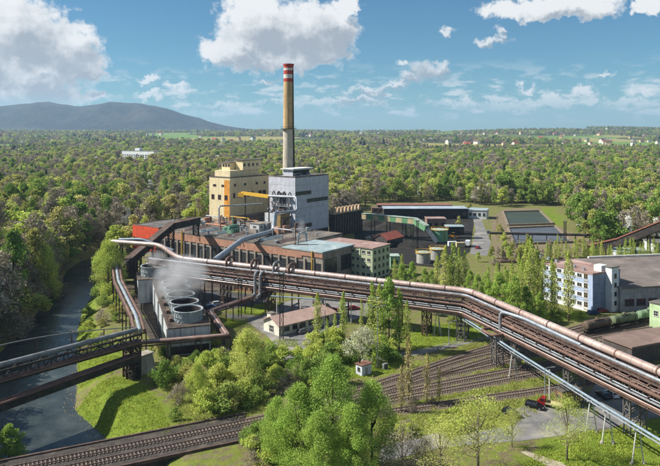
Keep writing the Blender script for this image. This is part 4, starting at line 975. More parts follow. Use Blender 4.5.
# --- pipe bridge and trestle over the river
U0, U1 = G(137, 329.5, 12), G(0, 365, 12); du = (U1-U0).normalized(); U2 = U1+du*34; fu = Vector((du.y, -du.x, 0)); o0 = (U0.x, U0.y, 0)
if fu.y > 0: fu = -fu
rb = thing('river_pipe_bridge', 'steel pipe bridge with a bowed tie crossing the river', 'pipe bridge', o0)
def ul(s, z): return [Vector((p.x+fu.x*s, p.y+fu.y*s, z)) for p in (U0, U2)]
for s, z, r_, m in ((0, 12, .62, GRYP), (-1.4, 11.7, .4, BRN), (1.6, 9.4, .5, BRN), (.4, 9.3, .45, GRYP), (2.6, 9.2, .3, BRN)): part(rb, 'pipe', MB(o0).tube(ul(s, z), r_, 12), m, True)
for s in (-1.8, 1.9):
    part(rb, 'chord', MB(o0).bar(*ul(s, 11.2), .35, .5), DARKST); part(rb, 'chord', MB(o0).bar(*ul(s, 8.6), .35, .5), DARKST)
    A, B = ul(s, 11), ul(s, 8.8); part(rb, 'bracing', MB(o0).lattice(A[0], A[1], B[0], B[1], 3, .2), DARKST)
A, B = ul(-1.7, 8.75), ul(1.8, 8.75); part(rb, 'deck', MB(o0).add([A[0], B[0], B[1], A[1]]+[p-Zv*.2 for p in (A[0], B[0], B[1], A[1])], [(0,1,2,3),(7,6,5,4),(0,4,5,1),(1,5,6,2),(2,6,7,3),(3,7,4,0)]), DECK)
LL = (U2-U0).length; arc = [U0+du*(LL*i/24)+Zv*(.3+3.6*math.sin(math.pi*i/24)) for i in range(25)]
part(rb, 'tie', MB(o0).tube([a+fu*(-1.5) for a in arc], .13, 8), GRYP, True)
for i in range(3, 23, 3): part(rb, 'hanger', MB(o0).bar(arc[i]+fu*(-1.5), arc[i]*1.0+fu*(-1.5)-Zv*(arc[i].z-11.3), .22), RUST)
lat_tower(rb, 'pier', Vector((U0.x, U0.y, 0))+du*1.5, du, fu, 2.2, 4.2, 8.5, RUST, o0, .5, -1.5)
for x_ in (.62, .97): c = U0+du*LL*x_; lat_tower(rb, 'pier', Vector((c.x, c.y, 0)), du, fu, 2.2, 4.2, 8.5, RUST, o0, .5, hgt(c.x, c.y)-.3)
T0, T1 = G(137, 354.5, 6), G(0, 403, 6); dt = (T1-T0).normalized(); T2 = T1+dt*34; ft = Vector((dt.y, -dt.x, 0)); o0 = (T0.x, T0.y, 0)
if ft.y > 0: ft = -ft
tb = thing('river_trestle', 'narrow brown pipe trestle low over the river', 'trestle', o0)
def tl(s, z): return [Vector((p.x+ft.x*s, p.y+ft.y*s, z)) for p in (T0, T2)]
for s in (-.9, 0, .9): part(tb, 'pipe', MB(o0).tube(tl(s, 6.1), .32, 10), BRN, True)
for s in (-1.2, 1.2): part(tb, 'girder', MB(o0).bar(*tl(s, 5.2), .35, 1.3), DARKST)
part(tb, 'deck', MB(o0).bar(*tl(0, 5.6), 2.1, .18), DECK)
lat_tower(tb, 'pier', Vector((T0.x, T0.y, 0))+dt*1.2, dt, ft, 1.8, 2.6, 4.6, DARKST, o0, .5, -2.5)
for x_ in (.6, .97): c = T0+dt*(T2-T0).length*x_; lat_tower(tb, 'pier', Vector((c.x, c.y, 0)), dt, ft, 1.8, 2.6, 4.6, DARKST, o0, .5, hgt(c.x, c.y)-.3)
A = G(143, 372); t = thing('abutment', 'sloping concrete abutment where the trestle lands on the bank', 'abutment', (A.x, A.y, 0), R(-35))
part(t, 'wall', MB().add([(-2.5,-3,-2.5),(2.5,-3,-2.5),(2.5,3,-2.5),(-2.5,3,-2.5),(-2,-2.8,4.4),(.5,-2.8,4.4),(.5,2.8,4.4),(-2,2.8,4.4)], [(3,2,1,0),(4,5,6,7),(0,1,5,4),(1,2,6,5),(2,3,7,6),(3,0,4,7)]), CONC); part(t, 'cap', MB().box(-2.3, .8, -3.1, 3.1, 4.4, 4.7), CONC)

# ------------------------------------------------------------------ cooling cells
CTH = R(19)
CW = mat('cell_wall', 'c2c6c8', 'a5aaae', .4, .8, streak=.55); FANM = mat('fan_stack', 'aeb6b8', '8f999c', .6, .75, streak=.6); DKD = mat('cell_deck', '564d44', '423b34', .5, .9, c3='6a6056')
loc, la, lb, _ = place(168.2, 328.4, 8, CTH, 149.1, 210.5)
def fan_stack(parent, x, y, z, r, h):
    m = MB(); n = 36; b = 0
    prof = [(r*1.02, 0), (r*.96, h*.35), (r*.97, h*.7), (r*1.03, h), (r*.99, h), (r*.93, h*.7), (r*.92, h*.35), (r*.96, 0)]
    for (q, zz) in prof:
        for k in range(n): t_ = 2*math.pi*k/n; m.v.append(Vector((x+q*math.cos(t_), y+q*math.sin(t_), z+zz)))
    for j in range(len(prof)-1):
        for k in range(n): k2 = (k+1) % n; m.f.append((j*n+k, j*n+k2, (j+1)*n+k2, (j+1)*n+k))
    f = part(parent, 'fan_stack', m, FANM, True)
    rb_ = MB()
    for k in range(24):
        t_ = 2*math.pi*k/24; rb_.bar((x+r*1.03*math.cos(t_), y+r*1.03*math.sin(t_), z), (x+r*1.04*math.cos(t_), y+r*1.04*math.sin(t_), z+h), .16)
    rb_.ring(x, y, z+h*.45, z+h*.5, r, r*1.04); part(f, 'ribs', rb_, FANM)
    part(f, 'rim', MB().ring(x, y, z+h-.05, z+h+.12, r*.97, r*1.06), FANM)
    part(f, 'liner', MB().ring(x, y, z+.02, z+h-.12, r*.89, r*.915), DARKST)
    part(f, 'hub', MB().cyl(x, y, z+.4, z+1.1, .6, n=14), RUST, True)
    for k in range(5):
        t_ = 2*math.pi*k/5+.4; part(f, 'blade', MB().bar((x+.5*math.cos(t_), y+.5*math.sin(t_), z+.8), (x+r*.86*math.cos(t_), y+r*.86*math.sin(t_), z+.8), .9, .08), STEEL)
ct = thing('cooling_cells', 'row of five cooling cells with round fan stacks on a white block', 'cooling tower', loc, CTH)
part(ct, 'wall', MB().box(0, lb, 0, la, -.2, 7.7), CW); part(ct, 'deck', MB().box(-.15, lb+.15, -.15, la+.15, 7.7, 8), DKD)
for i in range(5): fan_stack(ct, 6.4, 7.4+9.4*i, 8, 4.25, 3.1)
for k in range(6): part(ct, 'partition', MB().box(-.5, 0, la*k/5-.2*(k > 0), la*k/5+.2, 0, 7.9), CW)
m = MB()
for dz in (.55, 1.1): m.bar((.1, .1, 8+dz), (.1, la, 8+dz), .07).bar((.1, .1, 8+dz), (lb, .1, 8+dz), .07).bar((lb, .1, 8+dz), (lb, la, 8+dz), .07)
for k in range(26): m.bar((.1, la*k/25, 8), (.1, la*k/25, 9.1), .07); m.bar((lb, la*k/25, 8), (lb, la*k/25, 9.1), .07)
part(ct, 'railing', m, RUST)
for k in range(5): part(ct, 'motor', MB().box(.9, 1.8, 6+9.4*k, 7.6+9.4*k, 8, 9.0), RUST)
part(ct, 'louvre', MB().box(.6, lb-.4, -.1, 0, .3, 2.6), DARKST); part(ct, 'seam', MB().box(3.4, 3.55, -.12, 0, 2.6, 7.6), GREYJ); part(ct, 'seam', MB().box(lb*.62, lb*.62+.15, -.12, 0, 2.6, 7.6), GREYJ)
c = G(153.5, 265.5, 12.5); t = thing('cooling_cell', 'single cooling cell with one wide fan stack behind the row', 'cooling tower', (c.x, c.y, 0), CTH)
part(t, 'wall', MB().box(-6, 5.4, -6.5, 6.5, -.2, 8.6), CW); part(t, 'deck', MB().box(-6.2, 5.6, -6.7, 6.7, 8.6, 8.9), DKD); fan_stack(t, 0, 0, 8.9, 4.6, 3.6)
part(t, 'stair', MB().bar((-6.5, -6, .2), (-6.5, 5, 8.4), .9, .3), RUST); part(t, 'railing', MB().bar((-6.1, -6.6, 9.9), (5.5, -6.6, 9.9), .08).bar((-6.1, -6.6, 9.9), (-6.1, 6.6, 9.9), .08), RUST)

# --- steam
def steam(label, c, sx, sy, sz, dens, seed):
    m = MB(); n = 20
    for j in range(11):
        ph = math.pi*j/10
        for k in range(n):
            t_ = 2*math.pi*k/n; d = Vector((math.sin(ph)*math.cos(t_), math.sin(ph)*math.sin(t_), math.cos(ph))); q = 1+.22*noise.noise(d*1.7+Vector((seed,0,0)))
            m.v.append(Vector((d.x*sx*q, d.y*sy*q, d.z*sz*q)))
    for j in range(10):
        for k in range(n): k2 = (k+1) % n; m.f.append((j*n+k, (j+1)*n+k, (j+1)*n+k2, j*n+k2))
    mt = bpy.data.materials.new('steam'); mt.use_nodes = True; N = mt.node_tree.nodes; L = mt.node_tree.links; N.remove(N['Principled BSDF'])
    pv = N.new('ShaderNodeVolumePrincipled'); pv.inputs['Color'].default_value = (.95,.96,.97,1); pv.inputs['Anisotropy'].default_value = .2
    tc = N.new('ShaderNodeTexCoord'); nz = N.new('ShaderNodeTexNoise'); nz.inputs['Scale'].default_value = .28; nz.inputs['Detail'].default_value = 5; L.new(tc.outputs['Object'], nz.inputs['Vector'])
    mp = N.new('ShaderNodeMapping'); mp.inputs['Scale'].default_value = (1/sx, 1/sy, 1/sz); L.new(tc.outputs['Object'], mp.inputs[0])
    ln = N.new('ShaderNodeVectorMath'); ln.operation = 'LENGTH'; L.new(mp.outputs[0], ln.inputs[0])
    fo = N.new('ShaderNodeMapRange'); fo.inputs[1].default_value = .95; fo.inputs[2].default_value = .15; L.new(ln.outputs['Value'], fo.inputs[0])
    nr = N.new('ShaderNodeMapRange'); nr.inputs[1].default_value = .38; nr.inputs[2].default_value = .68; L.new(nz.outputs[0], nr.inputs[0])
    a = N.new('ShaderNodeMath'); a.operation = 'MULTIPLY'; L.new(fo.outputs[0], a.inputs[0]); L.new(nr.outputs[0], a.inputs[1])
    b = N.new('ShaderNodeMath'); b.operation = 'MULTIPLY'; L.new(a.outputs[0], b.inputs[0]); b.inputs[1].default_value = dens; L.new(b.outputs[0], pv.inputs['Density'])
    L.new(pv.outputs[0], N['Material Output'].inputs['Volume'])
    o = link('steam', m.mesh('steam'), mt); o.location = c; tag(o, label, 'steam', kind='stuff')
c = Vector(loc)+Vector((math.cos(CTH)*6.4-math.sin(CTH)*34, math.sin(CTH)*6.4+math.cos(CTH)*34, 0))
steam('white steam drifting above the middle fan stacks', (c.x+1, c.y-1, 15), 10, 20, 8, .36, 1.0)
steam('thin steam over the single cooling cell', (G(153.5, 265.5, 12.5).x+1, G(153.5, 265.5, 12.5).y, 15), 5, 6, 4, .25, 4.0)
steam('wisp of steam at the bent roof vent', (A.x*0+G(298,245,13.9).x+1.5, G(298,245,13.9).y, 22), 2.6, 2.6, 4, .35, 7.0)

# ------------------------------------------------------------------ railway
RAIL = mat('rail_steel', '6d5a4f', '55463d', 1, .5, .4); SLP = mat('sleeper_wood', '7d7168', '62574e', 1.5, .9)
TRK = []
def track(label, P, z=.2):
    P = [Vector((p[0], p[1], z)) for p in P]; pts = []
    for i in range(len(P)-1):                                                     # Catmull-Rom
        p0, p1, p2, p3 = P[max(i-1,0)], P[i], P[i+1], P[min(i+2, len(P)-1)]
        n = max(2, int((p2-p1).length/4))
        for k in range(n):
            t_ = k/n; pts.append(.5*((2*p1)+(p2-p0)*t_+(2*p0-5*p1+4*p2-p3)*t_*t_+(3*p1-p0-3*p2+p3)*t_**3))
    pts.append(P[-1]); o0 = (P[0].x, P[0].y, 0); t = thing('railway_track', label, 'railway track', o0)
    nn = []
    for i in range(len(pts)): d = pts[min(i+1, len(pts)-1)]-pts[max(i-1,0)]; nn.append(Vector((-d.y, d.x, 0)).normalized())
    for s in (-.75, .75):
        m = MB(o0)
        for i in range(len(pts)-1): m.bar(pts[i]+nn[i]*s+Zv*.16, pts[i+1]+nn[i+1]*s+Zv*.16, .15, .18)
        part(t, 'rail', m, RAIL)
    bz = .075+.012*sum(1 for _ in TRK)/100; TRK.extend(pts); m = MB(o0); k0 = len(m.v); rw = random.Random(len(TRK))
    for i, p in enumerate(pts):
        wv = 2.3+.5*rw.random(); hgt_ = bz
        for s, zz in ((-wv, -.02), (-1.5, hgt_), (1.5, hgt_), (wv, -.02)): q = p+nn[i]*s; m.v.append(Vector((q.x, q.y, zz)))
    for i in range(len(pts)-1):
        for k in range(3): a = i*4+k; m.f.append((a+1, a, a+4, a+5))
    part(t, 'ballast', m, BALL)
    m = MB(o0); acc = 0
    for i in range(len(pts)-1):
        d = pts[i+1]-pts[i]; L_ = d.length; q = -acc
        while q+.75 < L_: q += .75; c = pts[i]+d*(q/L_); m.bar(c-nn[i]*1.3+Zv*.02, c+nn[i]*1.3+Zv*.02, .26, .16)
        acc = L_-q
    part(t, 'sleepers', m, SLP, kind='stuff')
def g2(px, py): p = G(px, py, .2); return (p.x, p.y)
def dk(x, off): return (x, 149.8+(x+15.2)*.486-off/ .9)
track('track from the far side of the rail bridge to the tank wagons', [dk(-100, 3), dk(-60, 3), dk(-15, 3), g2(330, 398.5), g2(417, 371), g2(497, 345.5), g2(585, 329), g2(655, 315), g2(760, 299)])
track('track leaving the rail bridge beside the service road', [dk(-100, 7.2), dk(-60, 7.2), dk(-15, 7.2), g2(345, 402), g2(420, 380), g2(443.6, 373.5), g2(497, 357.6), g2(560, 343), g2(660, 327), g2(760, 314)])
track('middle track of the fan between the thin poplars and pipe bridge', [g2(352, 404), g2(400, 393), g2(424, 387), g2(531, 366.5), g2(600, 353), g2(700, 336)])
track('short track of the fan joining under the pipe bridge', [g2(440, 375.5), g2(480, 367), g2(520, 357.5), g2(560, 348.5), g2(600, 341)])
track('grassy outer track nearest the car park', [g2(330, 420), g2(420, 407), g2(480, 398.6), g2(540, 390), g2(600, 380), g2(690, 362)])
track('track of the fan crossing in front of the middle one', [g2(380, 403), g2(430, 393), g2(500, 380), g2(560, 368.5), g2(620, 357.5), g2(700, 344)])
track('track of the fan curving off towards the service road', [g2(400, 381.5), g2(450, 363), g2(500, 350.5), g2(545, 340), g2(600, 334)])
track('siding beneath the tank wagons', [g2(560, 341), g2(605, 329.5), g2(660, 318.5), g2(760, 301.5)])
track('outer siding behind the tank wagons', [g2(556, 335), g2(585, 325.6), g2(655, 312), g2(760, 296)])
o0 = (-50, 128, 0); rbr = thing('railway_bridge', 'concrete railway bridge with dark steel sides over the river', 'bridge', o0)
A = [Vector((*dk(-104, -1.2), 0)), Vector((*dk(-19, -1.2), 0)), Vector((*dk(-19, 11), 0)), Vector((*dk(-104, 11), 0))]
part(rbr, 'deck', MB(o0).prism([(p.x, p.y) for p in (A[3], A[2], A[1], A[0])], -.55, .1), mat('dark_ballast', '4a443f', '37322e', .8, .95, bump=.6, bscale=4, c3='5a524a'))
for a, b in ((A[0], A[1]), (A[3], A[2])):
    part(rbr, 'girder', MB(o0).bar(a-Zv*1.3, b-Zv*1.3, .5, 1.9), DARKST); part(rbr, 'kerb', MB(o0).bar(a+Zv*.05, b+Zv*.05, .45, .7), DECK)
    for k in range(22): c = a.lerp(b, k/21); part(rbr, 'stiffener', MB(o0).bar((c.x, c.y, -2.2), (c.x, c.y, -.4), .75, .2), DARKST)
for f_ in (.02, .5, .985):
    a, b = A[0].lerp(A[1], f_), A[3].lerp(A[2], f_); gz = -7.2
    part(rbr, 'pier' if f_ == .5 else 'abutment', MB(o0).bar(((a.x+b.x)/2, (a.y+b.y)/2, gz), ((a.x+b.x)/2, (a.y+b.y)/2, -2.2), 2.2 if f_ == .5 else 4, 11), CONC)

# ------------------------------------------------------------------ vehicles
TYRE = mat('tyre', '1c1c1c', '242424', 2, .9); RIM = mat('wheel_rim', '9a9c9e', '7e8082', 2, .4, .7); CGL = mat('car_glass', '161a1e', '20262b', 2, .08, spec=.7); LAMP = mat('lamp_lens', 'd8d8d2', 'c6c6c0', 2, .2); TAIL = mat('tail_lens', '9a2420', '7e1c18', 2, .25)
def paint(name, c): return mat(name, c, c, 3, .25, .15, spec=.6)
def extr(mb, prof, y0, y1, k=1.0):
    n = len(prof); cx = sum(p[0] for p in prof)/n; b = len(mb.v)
    for y in (y0, y1): mb.v += [Vector((cx+(x-cx)*1, y, z)) for x, z in prof]
    mb.f.append(tuple(b+i for i in range(n))); mb.f.append(tuple(b+n+i for i in reversed(range(n))))
    for i in range(n): j = (i+1) % n; mb.f.append((b+i, b+n+i, b+n+j, b+j))
    return mb
def wheels(t, xs, r=.32, w=.22, hw=.76):
    for x in xs:
        for s in (-1, 1):
            o = part(t, 'wheel', MB().tube([(x, s*hw-w/2, r), (x, s*hw+w/2, r)], r, 16), TYRE, True); part(o, 'rim', MB().tube([(x, s*(hw+w/2+.012)-.01, r), (x, s*(hw+w/2+.012)+.01, r)], r*.62, 12), RIM, True)
def car(label, px, py, rz, m, group=None, est=False, z=.05):
    A = G(px, py, z); t = thing('parked_car', label, 'car', (A.x, A.y, z), rz, group)
    hood = [(-2.1,.30),(2.1,.30),(2.15,.58),(2.02,.76),(1.0,.93),(-2.0,.97),(-2.14,.75)]
    part(t, 'body', extr(MB(), hood, -.86, .86), m, True)
    rf = -1.85 if est else -1.55
    c = MB(); lo = [(-2.0,.96),(1.05,.93)]; hi = [(rf,1.42),(.25,1.44)]
    c.v += [Vector((lo[0][0],-.82,.95)), Vector((lo[1][0],-.82,.93)), Vector((lo[1][0],.82,.93)), Vector((lo[0][0],.82,.95)), Vector((hi[0][0],-.62,1.40)), Vector((hi[1][0],-.62,1.42)), Vector((hi[1][0],.62,1.42)), Vector((hi[0][0],.62,1.40))]
    c.f += [(0,1,5,4),(1,2,6,5),(2,3,7,6),(3,0,4,7),(4,5,6,7)]
    part(t, 'windows', c, CGL); part(t, 'roof', MB().box(rf-.02, .28, -.64, .64, 1.405, 1.46), m)
    for s in (-1, 1):
        part(t, 'pillar', MB().bar((.98, s*.80, .94), (.22, s*.63, 1.42), .08), m); part(t, 'pillar', MB().bar((-.5, s*.84, .94), (-.5, s*.65, 1.42), .09), m); part(t, 'pillar', MB().bar((-1.95, s*.80, .96), (rf, s*.63, 1.41), .12), m)
        part(t, 'headlight', MB().box(2.0, 2.13, s*.62-.17, s*.62+.17, .60, .74), LAMP); part(t, 'tail_light', MB().box(-2.15, -2.05, s*.66-.15, s*.66+.15, .68, .88), TAIL)
        part(t, 'mirror', MB().box(.75, .9, s*.95-.09, s*.95+.09, .95, 1.08), m)
    wheels(t, (1.3, -1.3)); return t
BLK = paint('black_paint', '17191c'); REDP = paint('red_paint', '8c2420'); WHP = paint('white_paint', 'd8d9da'); BLP = paint('blue_paint', '2c4a78'); SLVP = paint('silver_paint', 'a9adb0'); DBL = paint('dark_blue_paint', '1d2733'); GYP = paint('grey_paint', '5d6266')
car('black hatchback half hidden by the bare tree in the car park', 511.5, 415.5, R(-55), BLK)
car('black estate car parked beside the red flatbed truck', 535, 408, R(-35), BLK, est=True)
car('dark blue car in the shade of the pipe bridge next to the brick shed', 603, 397, R(100), DBL)
car('white car in the shade of the pipe bridge', 611.5, 396, R(100), WHP)
car('black car in the shade of the pipe bridge', 619.5, 395.5, R(100), BLK)
car('red car parked behind the gatehouse next to the tall poplar', 333, 311.5, R(20), REDP, z=.06)
car('red car parked next to the white car behind the gatehouse', 354, 309.5, R(15), REDP, z=.06)
car('white car parked between the red cars behind the gatehouse', 346, 309.5, R(15), WHP, z=.06)
car('dark blue car parked beside the cooling cells', 210.5, 308, R(25), BLP, z=.06)
car('silver car parked next to the dark blue car by the cooling cells', 218, 305, R(25), SLVP, est=True, z=.06)
car('blue car parked at the foot of the blue building', 593.5, 314, R(15), BLP, z=.02)
car('dark red car parked under the white stair tower', 602, 312, R(15), REDP, z=.02)
car('red car standing on the access road by the settling ponds', 478, 248.5, R(60), REDP, z=.06)
car('blue car standing on the access road by the containers', 488.5, 233, R(70), BLP, z=.06)
car('grey car in front of the gatehouse door', 303, 333, R(40), GYP, z=.06)
A = G(550, 407, .05); t = thing('flatbed_truck', 'small red truck with an empty pale flatbed', 'truck', (A.x, A.y, .05), R(148))
part(t, 'cab', extr(MB(), [(1.0,.5),(2.7,.5),(2.75,1.15),(2.3,1.3),(1.95,2.0),(1.0,2.05)], -.9, .9), REDP); part(t, 'windscreen', MB().bar((2.36, 0, 1.32), (2.02, 0, 1.95), 1.5, .06), CGL)
for s in (-1, 1): part(t, 'side_window', MB().box(1.2, 1.95, s*.905-.01, s*.905+.01, 1.3, 1.85), CGL); part(t, 'headlight', MB().box(2.7, 2.78, s*.65-.15, s*.65+.15, .7, .9), LAMP); part(t, 'side_board', MB().box(-2.8, .85, s*1.0-.04, s*1.0+.04, .92, 1.2), CRM)
part(t, 'flatbed', MB().box(-2.8, .9, -1.0, 1.0, .8, .92), CRM); part(t, 'chassis', MB().box(-2.6, 2.4, -.4, .4, .45, .8), DARKST); wheels(t, (1.9, -1.7), .38, .24, .8)
TANKC = [mat('tank_brown', '6b5a4c', '55473c', .6, .6, streak=.5), mat('tank_olive', '6d7a5c', '58644a', .6, .6, streak=.4), mat('tank_moss', '7f9a78', '6a8463', .6, .6, streak=.4)]
W0, W1 = Vector((*g2(583, 334.2), .4)), Vector((*g2(660, 318.5), .4)); dw = (W1-W0).normalized(); rzw = math.atan2(dw.y, dw.x)
def bogie(t, x):
    b = part(t, 'bogie', MB().box(x-1.3, x+1.3, -.9, .9, .5, .8), DARKST)
    for xx in (x-.85, x+.85):
        for s in (-.75, .75): part(b, 'wheel', MB().tube([(xx, s-.07, .45), (xx, s+.07, .45)], .45, 14), RUST, True)
for i, (m, lbl) in enumerate(zip(TANKC, ('sooty brown tank wagon at the end of the siding', 'olive green tank wagon in the middle of the train', 'moss green tank wagon next to the red wagon'))):
    c = W0+dw*(6.4+12.6*i); t = thing('tank_wagon', lbl, 'rail wagon', (c.x, c.y, .28), rzw)
    part(t, 'tank', MB().tube([(-5.6,0,2.5),(-5.35,0,2.5),(-5.0,0,2.5),(5.0,0,2.5),(5.35,0,2.5),(5.6,0,2.5)], [.7, 1.25, 1.4, 1.4, 1.25, .7], 22), m, True); part(t, 'dome', MB().cyl(0, 0, 3.8, 4.35, .6, .5, 14), m, True)
    part(t, 'frame', MB().box(-5.9, 5.9, -1.1, 1.1, .8, 1.05), DARKST); part(t, 'walkway', MB().box(-2.2, 2.2, -.9, -.5, 3.95, 4.02), RUST)
    for x in (-3.9, 3.9): bogie(t, x); part(t, 'band', MB().tube([(x-.1,0,2.5),(x+.1,0,2.5)], 1.43, 22), DARKST, True); part(t, 'cradle', MB().box(x-.25, x+.25, -1, 1, 1.05, 1.5), DARKST)
    for x in (-5.95, 5.95):
        for s in (-.85, .85): part(t, 'buffer', MB().tube([(x-.25, s, .95), (x+.25, s, .95)], .18, 10), DARKST, True)
c = W0+dw*(6.4+12.6*2+11.5); t = thing('open_wagon', 'red open goods wagon coupled behind the tank wagons', 'rail wagon', (c.x, c.y, .28), rzw)
part(t, 'body', MB().box(-4.2, 4.2, -1.35, 1.35, 1.05, 2.9), mat('wagon_red', 'a34a35', '8a3c2b', .7, .7, streak=.4)); part(t, 'frame', MB().box(-4.4, 4.4, -1.1, 1.1, .8, 1.05), DARKST)
for i in range(7): part(t, 'rib', MB().box(-4.1+i*1.33, -3.95+i*1.33, -1.45, 1.45, 1.05, 2.85), MATS['wagon_red'])
for x in (-2.8, 2.8): bogie(t, x)
for i, (px, py, m, lbl) in enumerate(((453, 246.5, WHT, 'white steel container by the loader'), (461, 247.5, CRM, 'cream steel container between white container and blue truck'))):
    A = G(px, py); t = thing('container', lbl, 'container', (A.x, A.y, .05), R(8)); part(t, 'box', MB().box(-2.4, 2.4, 0, 2.4, .1, 2.6), m)
    for k in range(9): part(t, 'rib', MB().box(-2.3+k*.55, -2.15+k*.55, -.06, 0, .2, 2.5), m)
    part(t, 'base', MB().box(-2.45, 2.45, -.08, 2.45, 0, .1), DARKST)
A = G(468, 246.5); t = thing('lorry', 'blue cabbed lorry with a white box by the access road', 'truck', (A.x, A.y, .05), R(70))
part(t, 'cab', extr(MB(), [(2.2,.6),(3.9,.6),(3.95,1.5),(3.7,2.6),(2.2,2.7)], -1.1, 1.1), BLP); part(t, 'cargo_box', MB().box(-3.4, 2.0, -1.2, 1.2, 1.0, 3.4), WHP); part(t, 'chassis', MB().box(-3.3, 3.4, -.5, .5, .6, 1.0), DARKST); part(t, 'windscreen', MB().box(3.78, 3.9, -.95, .95, 1.6, 2.4), CGL); wheels(t, (3.0, -1.2, -2.3), .48, .3, .95)
A = G(453.5, 238.5); t = thing('wheel_loader', 'yellow wheel loader working in the coal yard', 'loader', (A.x, A.y, .05), R(-20))
LY = mat('loader_yellow', 'd99a25', 'c4871c', 1, .5)
part(t, 'body', MB().box(-2.8, .3, -1.1, 1.1, .9, 2.1), LY); part(t, 'cab', MB().box(-.9, .6, -.8, .8, 2.1, 3.4), CGL); part(t, 'cab_roof', MB().box(-1.0, .7, -.9, .9, 3.4, 3.55), LY); part(t, 'arm', MB().bar((.3,-.5,1.5),(2.8,-.5,.9),.25).bar((.3,.5,1.5),(2.8,.5,.9),.25), LY)
part(t, 'bucket', MB().add([(2.7,-1.3,.2),(3.7,-1.3,.2),(2.7,-1.3,1.3),(2.7,1.3,.2),(3.7,1.3,.2),(2.7,1.3,1.3)], [(0,1,2),(5,4,3),(0,3,4,1),(0,2,5,3)]), DARKST); wheels(t, (1.0, -1.9), .75, .5, 1.05)

# ------------------------------------------------------------------ masts and lamp posts
def mast(label, px, py, ztop, w=1.1):
    A = G(px, py); t = thing('lattice_mast', label, 'mast', (A.x, A.y, 0)); lat_tower(t, 'frame', Vector((0,0,0)), Vector((1,0,0)), Vector((0,1,0)), w, w, ztop, DARKST, (0,0,0), .14)
    part(t, 'platform', MB().box(-1, 1, -1, 1, ztop, ztop+.15), DARKST)
    for s in (-.7, .7): part(t, 'floodlight', MB().box(s-.3, s+.3, -.9, -.5, ztop+.3, ztop+.8), STEEL)
    part(t, 'footing', MB().box(-1, 1, -1, 1, 0, .2), CONC)
mast('dark lattice mast standing at the gatehouse gable', 281.5, 340, 20)
mast('dark lattice mast beside the brown pipe rack behind the lawn', 240, 318, 13)
mast('lattice mast by the settling ponds', 565, 243, 12)
mast('lattice mast between the silos and the grey tanks', 417.5, 254, 17, .9)
def lamp(label, px, py, ztop, arms=(1,), m=None):
    A = G(px, py); t = thing('lamp_post', label, 'lamp post', (A.x, A.y, 0)); part(t, 'pole', MB().tube([(0,0,0),(0,0,ztop)], [.16, .09], 10), m or STEEL, True); part(t, 'footing', MB().box(-.4,.4,-.4,.4,0,.3), CONC)
    for s in arms:
        a = part(t, 'arm', MB().tube([(0,0,ztop-.05),(s*1.6,0,ztop+.25)], .06, 8), m or STEEL, True); part(a, 'lamp_head', MB().box(s*1.9-.4, s*1.9+.4, -.16, .16, ztop+.15, ztop+.32), STEEL)
lamp('tall grey lamp mast with two arms beside the relay hut', 377.5, 367, 16.4, (1, -1))
lamp('pale slim lamp post between the cooling cells and gas pipe', 200.6, 300, 19, (1,))
lamp('lamp post at the corner of the gatehouse yard', 325, 336, 8, (-1,))
lamp('lamp post on the lawn before the tracks', 449, 345, 7, (1,))
lamp('lamp post by the red cars', 344, 316, 9, (-1,))
lamp('lamp post at the edge of the car park by the brick shed', 545, 404.5, 8.5, (1,))
lamp('lamp post on the access road by the garage', 488, 222, 9, (1,))
# ------------------------------------------------------------------ vegetation
import numpy as np
rng = np.random.default_rng(11)
def leaf_mat(name, cols, trans=.25, var=.35):
    """leaf colours picked per tree from cols, varied per leaf by the face attribute 'tint'"""
    mt = bpy.data.materials.new(name); mt.use_nodes = True; N = mt.node_tree.nodes; L = mt.node_tree.links; N.remove(N['Principled BSDF'])
    oi = N.new('ShaderNodeObjectInfo'); cr = N.new('ShaderNodeValToRGB'); L.new(oi.outputs['Random'], cr.inputs[0]); cr.color_ramp.interpolation = 'LINEAR'
    e = cr.color_ramp.elements
    for i, c in enumerate(cols):
        x = e[i] if i < 2 else e.new(1.0); x.position = i/(len(cols)-1); x.color = (*hexc(c), 1)
    for i, c in enumerate(cols):
        x = sorted(e, key=lambda q: q.position)[i] if len(cols) > 2 else e[i]
    at_ = N.new('ShaderNodeAttribute'); at_.attribute_name = 'tint'
    mr = N.new('ShaderNodeMapRange'); mr.inputs[3].default_value = 1-var; mr.inputs[4].default_value = 1+var; L.new(at_.outputs['Fac'], mr.inputs[0])
    hs = N.new('ShaderNodeHueSaturation'); L.new(cr.outputs[0], hs.inputs['Color']); L.new(mr.outputs[0], hs.inputs['Value'])
    mh = N.new('ShaderNodeMapRange'); mh.inputs[3].default_value = .485; mh.inputs[4].default_value = .520; L.new(at_.outputs['Fac'], mh.inputs[0]); L.new(mh.outputs[0], hs.inputs['Hue'])
    df = N.new('ShaderNodeBsdfDiffuse'); tr = N.new('ShaderNodeBsdfTranslucent'); mx = N.new('ShaderNodeMixShader'); mx.inputs[0].default_value = trans
    L.new(hs.outputs[0], df.inputs[0]); L.new(hs.outputs[0], tr.inputs[0]); L.new(df.outputs[0], mx.inputs[1]); L.new(tr.outputs[0], mx.inputs[2]); L.new(mx.outputs[0], N['Material Output'].inputs[0])
    return mt
BARK = mat('bark', '5b5042', '463d32', 1.5, .95); BARKP = mat('pale_bark', '85796a', '6b6053', 1.5, .95)
